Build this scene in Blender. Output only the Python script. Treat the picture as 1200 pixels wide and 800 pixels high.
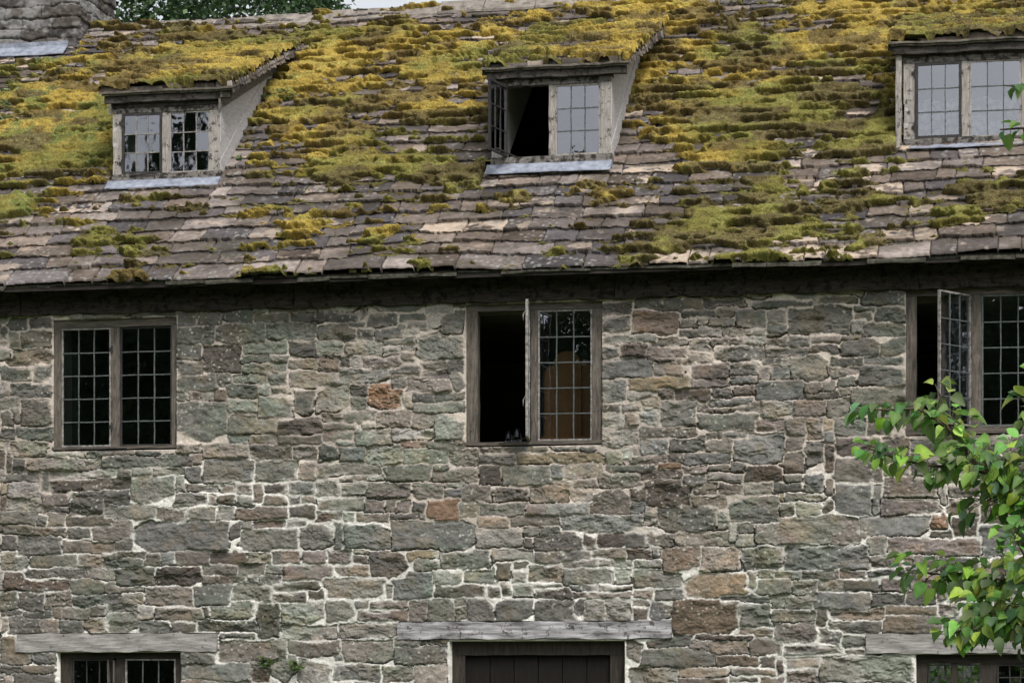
import bpy, math, random
import numpy as np
from mathutils import Vector, Matrix
random.seed(7)
scene = bpy.context.scene
for o in list(bpy.data.objects): bpy.data.objects.remove(o)
C = scene.collection

# ------------------------------------------------------------------ camera
FP = 3125.0; TH = math.atan(650 / FP); DIST = 25.0; EYE = 1.6
cam = bpy.data.cameras.new('camera'); camo = bpy.data.objects.new('camera', cam); C.objects.link(camo)
cam.sensor_width = 36; cam.lens = FP / 1200 * 36; cam.shift_y = 400 / 1200
cam.clip_start = 0.1; cam.clip_end = 2000
camo.location = (0, -DIST, EYE); camo.rotation_euler = (math.radians(90), 0, TH)
scene.camera = camo

# ------------------------------------------------------------------ light
SUN_EL, SUN_AZ = 50, 150     # azimuth from +Y clockwise (towards +X)
w = bpy.data.worlds.new('World'); scene.world = w; w.use_nodes = True
nt = w.node_tree; nt.nodes.clear()
sky = nt.nodes.new('ShaderNodeTexSky'); sky.sky_type = 'NISHITA'; sky.sun_disc = False
sky.sun_elevation = math.radians(SUN_EL); sky.sun_rotation = math.radians(SUN_AZ)
sky.air_density = 1.0; sky.dust_density = 4.0; sky.ozone_density = 1.0
hs = nt.nodes.new('ShaderNodeHueSaturation'); hs.inputs['Saturation'].default_value = 0.22
bg = nt.nodes.new('ShaderNodeBackground'); bg.inputs['Strength'].default_value = 0.15
wo = nt.nodes.new('ShaderNodeOutputWorld')
nt.links.new(sky.outputs[0], hs.inputs['Color']); nt.links.new(hs.outputs[0], bg.inputs[0]); nt.links.new(bg.outputs[0], wo.inputs[0])
sl = bpy.data.lights.new('sun', 'SUN'); so = bpy.data.objects.new('sun', sl); C.objects.link(so)
sl.energy = 1.5; sl.angle = math.radians(14); sl.color = (1, 0.95, 0.88)
_e, _a = math.radians(SUN_EL), math.radians(SUN_AZ)
so.rotation_euler = Vector((math.sin(_a) * math.cos(_e), math.cos(_a) * math.cos(_e), math.sin(_e))).to_track_quat('Z', 'Y').to_euler()
so.location = (10, -20, 30)
scene.view_settings.view_transform = 'Standard'; scene.view_settings.look = 'None'
scene.view_settings.gamma = 1; scene.view_settings.use_curve_mapping = False
scene.view_settings.exposure = 0.47

# ------------------------------------------------------------------ projection helpers (real positions read off the photograph)
ct, st = math.cos(TH), math.sin(TH)
def P(u, v, Y):
    a = (u - 600) / FP; t = (Y + DIST) / (ct + a * st)
    return t * (-st + a * ct), EYE + t * (800 - v) / FP
def UV(x, y, z):
    dx, dy = x, y + DIST; t = -st * dx + ct * dy; r = ct * dx + st * dy
    return 600 + FP * r / t, 800 - FP * (z - EYE) / t
PITCH = math.radians(38); TP = math.tan(PITCH)
EY, EZ = -0.35, 5.505
def ROOF(u, v):
    lo, hi = EY, 20.0
    for _ in range(50):
        m = (lo + hi) / 2; x, z = P(u, v, m)
        if z > EZ + (m - EY) * TP: lo = m
        else: hi = m
    return x, m, z

# ------------------------------------------------------------------ numpy noise
def sstep(a, b, x):
    t = np.clip((x - a) / (b - a), 0, 1); return t * t * (3 - 2 * t)
def vnoise(x, y, seed=0):
    rs = np.random.RandomState(seed + 11); T = rs.rand(256, 256).astype(np.float32)
    xf = np.floor(x); yf = np.floor(y); xi = xf.astype(np.int64) & 255; yi = yf.astype(np.int64) & 255
    fx = (x - xf).astype(np.float32); fy = (y - yf).astype(np.float32)
    fx = fx * fx * (3 - 2 * fx); fy = fy * fy * (3 - 2 * fy)
    x1 = (xi + 1) & 255; y1 = (yi + 1) & 255
    a = T[yi, xi] * (1 - fx) + T[yi, x1] * fx; b = T[y1, xi] * (1 - fx) + T[y1, x1] * fx
    return a * (1 - fy) + b * fy
def fbm(x, y, octv=4, seed=0, gain=0.5):
    s = 0; a = 1; n = 0
    for i in range(octv):
        k = 2.03 ** i
        s = s + a * vnoise(x * k + 17.3 * i, y * k + 9.1 * i, seed + i * 7); n += a; a *= gain
    return s / n
def worley(x, y, seed=0):
    rs = np.random.RandomState(seed + 5); JX = rs.rand(256, 256).astype(np.float32); JY = rs.rand(256, 256).astype(np.float32); R = rs.rand(256, 256).astype(np.float32)
    xf = np.floor(x); yf = np.floor(y); xi = xf.astype(np.int64); yi = yf.astype(np.int64)
    F1 = np.full(x.shape, 9., np.float32); F2 = F1.copy(); ID = np.zeros(x.shape, np.float32)
    for dj in (-1, 0, 1):
        for di in (-1, 0, 1):
            a = (xi + di) & 255; b = (yi + dj) & 255
            d = np.sqrt((xf + di + JX[b, a] - x) ** 2 + (yf + dj + JY[b, a] - y) ** 2).astype(np.float32)
            m = d < F1
            F2 = np.where(m, F1, np.minimum(F2, d)); ID = np.where(m, R[b, a], ID); F1 = np.where(m, d, F1)
    return F1, F2, ID
def lin(c):
    c = np.asarray(c, dtype=np.float64) / 255.0
    return .83 * np.where(c <= 0.04045, c / 12.92, ((c + 0.055) / 1.055) ** 2.4)

# ------------------------------------------------------------------ object helpers
def wloc(o):
    v = Vector((0, 0, 0))
    while o is not None: v += o.location; o = o.parent
    return v
def link(me, name, parent=None, mat=None):
    o = bpy.data.objects.new(name, me); C.objects.link(o)
    if parent is not None: o.parent = parent; o.location = -wloc(parent)
    if mat: me.materials.append(mat)
    return o
def tag(o, label=None, cat=None, group=None, kind=None):
    if label: o['label'] = label
    if cat: o['category'] = cat
    if group: o['group'] = group
    if kind: o['kind'] = kind
    return o
def grid_mesh(name, X, Y, Z, keep, col, mat, parent=None, smooth=True):
    ny, nx = X.shape
    idx = np.arange(ny * nx).reshape(ny, nx)
    q = np.stack([idx[:-1, :-1], idx[:-1, 1:], idx[1:, 1:], idx[1:, :-1]], -1)[keep]
    used = np.zeros(ny * nx, bool); used[q.ravel()] = True
    remap = np.cumsum(used) - 1; q = remap[q]
    co = np.stack([X.ravel()[used], Y.ravel()[used], Z.ravel()[used]], -1).astype(np.float32)
    me = bpy.data.meshes.new(name)
    me.vertices.add(len(co)); me.vertices.foreach_set('co', co.ravel())
    nf = len(q); me.loops.add(nf * 4); me.loops.foreach_set('vertex_index', q.astype(np.int32).ravel())
    me.polygons.add(nf); me.polygons.foreach_set('loop_start', np.arange(0, nf * 4, 4, dtype=np.int32))
    me.polygons.foreach_set('loop_total', np.full(nf, 4, np.int32))
    me.polygons.foreach_set('use_smooth', np.full(nf, smooth, bool))
    me.update(calc_edges=True)
    if col is not None:
        at = me.color_attributes.new('Col', 'FLOAT_COLOR', 'POINT')
        cc = np.ones((len(co), 4), np.float32); cc[:, :3] = col.reshape(-1, 3)[used]
        at.data.foreach_set('color', cc.ravel())
    return link(me, name, parent, mat)

def wob(p, a, k=9.0):
    x, y, z = p
    return (x + a * math.sin(k * y * 1.3 + z * k * 1.7 + 1.3) * math.sin(k * 3.1 * x + 2 * z),
            y + a * math.sin(k * 1.1 * x + z * k * 1.9) * math.cos(k * 2.3 * z + x * 3),
            z + a * math.sin(k * 1.4 * x + y * k * 2.1 + .7) * math.cos(k * .7 * x))
class MB:
    """collects shapes that end up as ONE mesh object"""
    def __init__(s): s.v = []; s.f = []
    def quadgrid(s, p00, p10, p11, p01, seg, amp):
        p00, p10, p11, p01 = map(Vector, (p00, p10, p11, p01))
        na = max(1, min(120, int(max((p10 - p00).length, (p11 - p01).length) / seg))); nb = max(1, min(120, int(max((p01 - p00).length, (p11 - p10).length) / seg)))
        b = len(s.v)
        for j in range(nb + 1):
            for i in range(na + 1):
                a = p00.lerp(p10, i / na); c = p01.lerp(p11, i / na); p = a.lerp(c, j / nb)
                s.v.append(wob(p, amp) if amp else tuple(p))
        for j in range(nb):
            for i in range(na):
                k = b + j * (na + 1) + i; s.f.append((k, k + 1, k + na + 2, k + na + 1))
    def hexa(s, c, seg=9, amp=0):
        # c: 8 corners, 0-3 front loop (ccw seen from front), 4-7 back loop
        for a in ((0, 1, 2, 3), (5, 4, 7, 6), (4, 0, 3, 7), (1, 5, 6, 2), (3, 2, 6, 7), (4, 5, 1, 0)):
            s.quadgrid(c[a[0]], c[a[1]], c[a[2]], c[a[3]], seg, amp)
    def box(s, x0, x1, y0, y1, z0, z1, seg=.07, amp=.0015):
        s.hexa([(x0, y0, z0), (x1, y0, z0), (x1, y0, z1), (x0, y0, z1), (x0, y1, z0), (x1, y1, z0), (x1, y1, z1), (x0, y1, z1)], seg, amp)
    def prism(s, pts, d):
        """polygon pts extruded by vector d"""
        b = len(s.v); n = len(pts); d = Vector(d)
        s.v += [tuple(p) for p in pts] + [tuple(Vector(p) + d) for p in pts]
        s.f.append(tuple(range(b, b + n))); s.f.append(tuple(range(b + 2 * n - 1, b + n - 1, -1)))
        for i in range(n): j = (i + 1) % n; s.f.append((b + i, b + n + i, b + n + j, b + j))
    def tube(s, pts, rad, n=6, cap=True):
        pts = [Vector(p) for p in pts]; b = len(s.v)
        if not hasattr(rad, '__len__'): rad = [rad] * len(pts)
        for i, p in enumerate(pts):
            d = (pts[min(i + 1, len(pts) - 1)] - pts[max(i - 1, 0)]).normalized()
            u = d.cross(Vector((.13, .2, 1)) if abs(d.z) < .95 else Vector((1, .1, 0))).normalized(); v = d.cross(u)
            for k in range(n):
                t = 2 * math.pi * k / n; s.v.append(tuple(p + (u * math.cos(t) + v * math.sin(t)) * rad[i]))
        for i in range(len(pts) - 1):
            for k in range(n):
                a = b + i * n + k; c = b + i * n + (k + 1) % n; s.f.append((a, c, c + n, a + n))
        if cap:
            s.f.append(tuple(b + n - 1 - k for k in range(n))); e = b + (len(pts) - 1) * n; s.f.append(tuple(e + k for k in range(n)))
    def ring(s, c, R, r, ax='y'):
        pts = [(c[0] + R * math.cos(t), c[1], c[2] + R * math.sin(t)) for t in [2 * math.pi * i / 16 for i in range(17)]]
        s.tube(pts, r, 5)
    def rot(s, px, py, ang, start=0):
        ca, sa = math.cos(ang), math.sin(ang)
        for i in range(start, len(s.v)):
            x, y, z = s.v[i]; dx, dy = x - px, y - py; s.v[i] = (px + ca * dx - sa * dy, py + sa * dx + ca * dy, z)
    def build(s, name, mat, parent=None, smooth=False):
        me = bpy.data.meshes.new(name); me.from_pydata(s.v, [], s.f); me.update()
        if smooth: me.polygons.foreach_set('use_smooth', [True] * len(me.polygons))
        return link(me, name, parent, mat)

# ------------------------------------------------------------------ materials
def newmat(name, rough=0.85):
    m = bpy.data.materials.new(name); m.use_nodes = True; t = m.node_tree
    b = t.nodes['Principled BSDF']; b.inputs['Roughness'].default_value = rough; b.inputs['Specular IOR Level'].default_value = 0.25
    return m, t, b
def N(t, ty, **k):
    n = t.nodes.new(ty)
    for a, v in k.items():
        if a in n.inputs: n.inputs[a].default_value = v
        else: setattr(n, a, v)
    return n
def attr_mat(name, rough=.9, scale=140, bump=.35, dist=.004, vary=.25, spec=.2):
    m, t, b = newmat(name, rough); b.inputs['Specular IOR Level'].default_value = spec
    a = N(t, 'ShaderNodeAttribute'); a.attribute_name = 'Col'
    tc = N(t, 'ShaderNodeTexCoord'); n = N(t, 'ShaderNodeTexNoise'); n.inputs['Scale'].default_value = scale; n.inputs['Detail'].default_value = 4
    t.links.new(tc.outputs['Object'], n.inputs['Vector'])
    mr = N(t, 'ShaderNodeMapRange'); mr.inputs['To Min'].default_value = 1 - vary * 2; mr.inputs['To Max'].default_value = 1 + vary * 2
    t.links.new(n.outputs[0], mr.inputs[0])
    mx = N(t, 'ShaderNodeVectorMath'); mx.operation = 'SCALE'
    t.links.new(a.outputs['Color'], mx.inputs[0]); t.links.new(mr.outputs[0], mx.inputs['Scale']); t.links.new(mx.outputs[0], b.inputs['Base Color'])
    bp = N(t, 'ShaderNodeBump'); bp.inputs['Strength'].default_value = bump; bp.inputs['Distance'].default_value = dist
    t.links.new(n.outputs[0], bp.inputs['Height']); t.links.new(bp.outputs[0], b.inputs['Normal'])
    return m
def grain_mat(name, c1, c2, axis='x', rough=.85, c3=None, patch=.5, scale=6, bump=.4):
    """weathered timber: stretched grain, cracks and worn patches"""
    m, t, b = newmat(name, rough)
    tc = N(t, 'ShaderNodeTexCoord'); mp = N(t, 'ShaderNodeMapping')
    mp.inputs['Scale'].default_value = {'x': (1, 9, 9), 'z': (9, 9, 1), 'y': (9, 1.5, 9)}[axis]
    t.links.new(tc.outputs['Object'], mp.inputs[0])
    n = N(t, 'ShaderNodeTexNoise'); n.inputs['Scale'].default_value = scale; n.inputs['Detail'].default_value = 8; n.inputs['Roughness'].default_value = .7; n.inputs['Distortion'].default_value = .6
    t.links.new(mp.outputs[0], n.inputs['Vector'])
    r = N(t, 'ShaderNodeValToRGB'); r.color_ramp.elements[0].position = .33; r.color_ramp.elements[1].position = .66
    r.color_ramp.elements[0].color = (*lin(c1), 1); r.color_ramp.elements[1].color = (*lin(c2), 1)
    t.links.new(n.outputs[0], r.inputs[0]); out = r.outputs[0]
    if c3:
        n2 = N(t, 'ShaderNodeTexNoise'); n2.inputs['Scale'].default_value = 14; n2.inputs['Detail'].default_value = 6; n2.inputs['Roughness'].default_value = .75
        t.links.new(tc.outputs['Object'], n2.inputs['Vector'])
        r2 = N(t, 'ShaderNodeValToRGB'); r2.color_ramp.elements[0].position = patch; r2.color_ramp.elements[1].position = patch + .06
        t.links.new(n2.outputs[0], r2.inputs[0])
        mx = N(t, 'ShaderNodeMix'); mx.data_type = 'RGBA'
        t.links.new(r2.outputs[0], mx.inputs[0]); t.links.new(out, mx.inputs[6]); mx.inputs[7].default_value = (*lin(c3), 1); out = mx.outputs[2]
    t.links.new(out, b.inputs['Base Color'])
    bp = N(t, 'ShaderNodeBump'); bp.inputs['Strength'].default_value = bump; bp.inputs['Distance'].default_value = .004
    t.links.new(n.outputs[0], bp.inputs['Height']); t.links.new(bp.outputs[0], b.inputs['Normal'])
    return m
def noise_mat(name, c1, c2, scale=8, rough=.85, metallic=0, bump=.2, detail=6):
    m, t, b = newmat(name, rough); b.inputs['Metallic'].default_value = metallic
    tc = N(t, 'ShaderNodeTexCoord'); n = N(t, 'ShaderNodeTexNoise'); n.inputs['Scale'].default_value = scale; n.inputs['Detail'].default_value = detail; n.inputs['Roughness'].default_value = .65
    t.links.new(tc.outputs['Object'], n.inputs['Vector'])
    r = N(t, 'ShaderNodeValToRGB'); r.color_ramp.elements[0].position = .35; r.color_ramp.elements[1].position = .65
    r.color_ramp.elements[0].color = (*lin(c1), 1); r.color_ramp.elements[1].color = (*lin(c2), 1)
    t.links.new(n.outputs[0], r.inputs[0]); t.links.new(r.outputs[0], b.inputs['Base Color'])
    bp = N(t, 'ShaderNodeBump'); bp.inputs['Strength'].default_value = bump; bp.inputs['Distance'].default_value = .01
    t.links.new(n.outputs[0], bp.inputs['Height']); t.links.new(bp.outputs[0], b.inputs['Normal'])
    return m
def glass_mat(name, tint=(.8, .86, .84), boost=1.0, wavy=.05):
    m = bpy.data.materials.new(name); m.use_nodes = True; t = m.node_tree; t.nodes.clear()
    fr = N(t, 'ShaderNodeFresnel'); fr.inputs['IOR'].default_value = 1.55
    mu = N(t, 'ShaderNodeMath', operation='MULTIPLY'); mu.inputs[1].default_value = 4.9 * boost; mu.use_clamp = True
    tr = N(t, 'ShaderNodeBsdfTransparent'); tr.inputs[0].default_value = (*tint, 1)
    gl = N(t, 'ShaderNodeBsdfGlossy'); gl.inputs['Roughness'].default_value = .015; gl.inputs[0].default_value = (.9, .92, 1, 1)
    n = N(t, 'ShaderNodeTexNoise'); n.inputs['Scale'].default_value = 5; tc = N(t, 'ShaderNodeTexCoord'); t.links.new(tc.outputs['Object'], n.inputs['Vector'])
    bp = N(t, 'ShaderNodeBump'); bp.inputs['Strength'].default_value = wavy; bp.inputs['Distance'].default_value = .05
    t.links.new(n.outputs[0], bp.inputs['Height']); t.links.new(bp.outputs[0], gl.inputs['Normal'])
    mx = N(t, 'ShaderNodeMixShader'); o = N(t, 'ShaderNodeOutputMaterial')
    t.links.new(fr.outputs[0], mu.inputs[0]); t.links.new(mu.outputs[0], mx.inputs[0]); t.links.new(tr.outputs[0], mx.inputs[1]); t.links.new(gl.outputs[0], mx.inputs[2]); t.links.new(mx.outputs[0], o.inputs[0])
    return m
def leaf_mat(name, trans=.35):
    m = bpy.data.materials.new(name); m.use_nodes = True; t = m.node_tree; t.nodes.clear()
    a = N(t, 'ShaderNodeAttribute'); a.attribute_name = 'Col'
    tc = N(t, 'ShaderNodeTexCoord'); n = N(t, 'ShaderNodeTexNoise'); n.inputs['Scale'].default_value = 30; t.links.new(tc.outputs['Object'], n.inputs['Vector'])
    mr = N(t, 'ShaderNodeMapRange'); mr.inputs['To Min'].default_value = .7; mr.inputs['To Max'].default_value = 1.3; t.links.new(n.outputs[0], mr.inputs[0])
    sc = N(t, 'ShaderNodeVectorMath', operation='SCALE'); t.links.new(a.outputs['Color'], sc.inputs[0]); t.links.new(mr.outputs[0], sc.inputs['Scale'])
    p = N(t, 'ShaderNodeBsdfPrincipled'); p.inputs['Roughness'].default_value = .5; p.inputs['Specular IOR Level'].default_value = .35
    tl = N(t, 'ShaderNodeBsdfTranslucent')
    mx = N(t, 'ShaderNodeMixShader'); mx.inputs[0].default_value = trans; o = N(t, 'ShaderNodeOutputMaterial')
    t.links.new(sc.outputs[0], p.inputs['Base Color']); t.links.new(sc.outputs[0], tl.inputs[0]); t.links.new(p.outputs[0], mx.inputs[1]); t.links.new(tl.outputs[0], mx.inputs[2]); t.links.new(mx.outputs[0], o.inputs[0])
    return m
M = dict(
    stone=attr_mat('rubble_stone', .92, 90, .5, .005, .28),
    tile=attr_mat('stone_tile', .85, 110, .5, .004, .25),
    moss=attr_mat('moss', .95, 62, .9, .014, .5, .05),
    leaf=leaf_mat('leaf', .4), darkleaf=leaf_mat('far_leaf', .25),
    bark=noise_mat('bark', (62, 54, 44), (105, 96, 82), 20),
    frame=grain_mat('oak_frame', (60, 55, 50), (122, 115, 107), 'z', c3=(45, 41, 38), patch=.62),
    frameh=grain_mat('oak_rail', (58, 53, 49), (118, 111, 103), 'x', c3=(45, 41, 38), patch=.62),
    dark=grain_mat('dark_timber', (30, 27, 25), (62, 57, 52), 'x'),
    darkz=grain_mat('dark_upright', (34, 31, 28), (72, 66, 60), 'z'),
    lintel=grain_mat('lintel_oak', (70, 67, 68), (204, 202, 206), 'x', scale=3, bump=1.0, c3=(78, 73, 70), patch=.55),
    lintel2=grain_mat('lintel_worn', (112, 109, 107), (178, 175, 173), 'x', c3=(92, 88, 84), patch=.6),
    paint=grain_mat('flaking_paint', (128, 123, 118), (182, 177, 172), 'z', c3=(74, 69, 64), patch=.55),
    painth=grain_mat('shaded_flaking_rail', (82, 78, 74), (146, 141, 136), 'x', c3=(52, 48, 44), patch=.48),  # flaking rail paint, darkened to hold the shadow under the fascia
    cheek=grain_mat('cheek_board', (162, 159, 159), (204, 201, 201), 'y', c3=(112, 107, 102), patch=.64, bump=.15),
    barge=grain_mat('barge_board', (82, 78, 74), (130, 125, 120), 'y', c3=(70, 66, 62), patch=.6),
    plaster=noise_mat('white_plaster', (226, 224, 219), (242, 240, 236), 3),
    inside=noise_mat('dim_interior', (120, 114, 104), (150, 143, 130), 2),
    lead=noise_mat('lead_sheet', (112, 118, 131), (162, 168, 182), 12, .5, .0, .5),
    iron=noise_mat('black_iron', (38, 38, 40), (66, 64, 62), 40, .6),
    ironpale=noise_mat('worn_iron', (84, 82, 80), (168, 164, 160), 25, .6),
    came=noise_mat('lead_came', (70, 76, 77), (102, 108, 107), 30, .5),
    glass=glass_mat('old_glass'),
    mortar=noise_mat('lime_mortar', (150, 140, 130), (185, 176, 166), 20),
    ends=noise_mat('plain_rubble', (80, 78, 72), (128, 122, 112), 5),
    brownwood=noise_mat('varnished_wood', (146, 102, 64), (168, 118, 76), 5, .5),
    door=grain_mat('door_board', (16, 13, 12), (32, 27, 25), 'z'),
    curtain=noise_mat('curtain_cloth', (118, 128, 128), (140, 150, 150), 4),
)

# ------------------------------------------------------------------ setting and house root
gm, gt, gb = newmat('grass', .95)
tcn = N(gt, 'ShaderNodeTexCoord'); gn = N(gt, 'ShaderNodeTexNoise'); gn.inputs['Scale'].default_value = 3; gn.inputs['Detail'].default_value = 10
gr = N(gt, 'ShaderNodeValToRGB'); gr.color_ramp.elements[0].color = (.035, .055, .015, 1); gr.color_ramp.elements[1].color = (.09, .12, .035, 1)
gt.links.new(tcn.outputs['Object'], gn.inputs['Vector']); gt.links.new(gn.outputs[0], gr.inputs[0]); gt.links.new(gr.outputs[0], gb.inputs['Base Color'])
g = MB(); g.v = [(-600, -600, 0), (600, -600, 0), (600, 600, 0), (-600, 600, 0)]; g.f = [(0, 1, 2, 3)]
tag(g.build('ground', gm), kind='structure')
house = bpy.data.objects.new('stone_farmhouse', None); C.objects.link(house); house.location = (-5.1, 4.6, 0)
tag(house, 'old rubble stone farmhouse with mossy stone tiled roof, three dormers and leaded casement windows', 'house')
WX0, WX1, WTOP = -13.4, 3.2, 5.66
YB = 9.6                                   # back wall

# window and door openings in the front wall (x0,x1,z0,z1)
def opening(u0, u1, v0, v1, Y=0.0):
    x0, z0 = P(u0, v1, Y); x1, _ = P(u1, v1, Y); _, z1 = P((u0 + u1) / 2, v0, Y); _, z0 = P((u0 + u1) / 2, v1, Y)
    return x0, x1, z0, z1
O1 = opening(62, 207, 373, 527); O2 = opening(546, 705, 355, 522); O3 = opening(1062, 1226, 334, 509)
O4 = opening(68, 212, 764, 860); OD = opening(527, 732, 750, 800); OD = (OD[0], OD[1], 0.05, OD[3]); O5 = opening(1073, 1262, 766, 860)
OPEN = [O1, O2, O3, O4, OD, O5]
L4 = opening(20, 255, 742, 763); LD = opening(467, 787, 728, 748); L5 = opening(1015, 1300, 742, 765)

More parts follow.
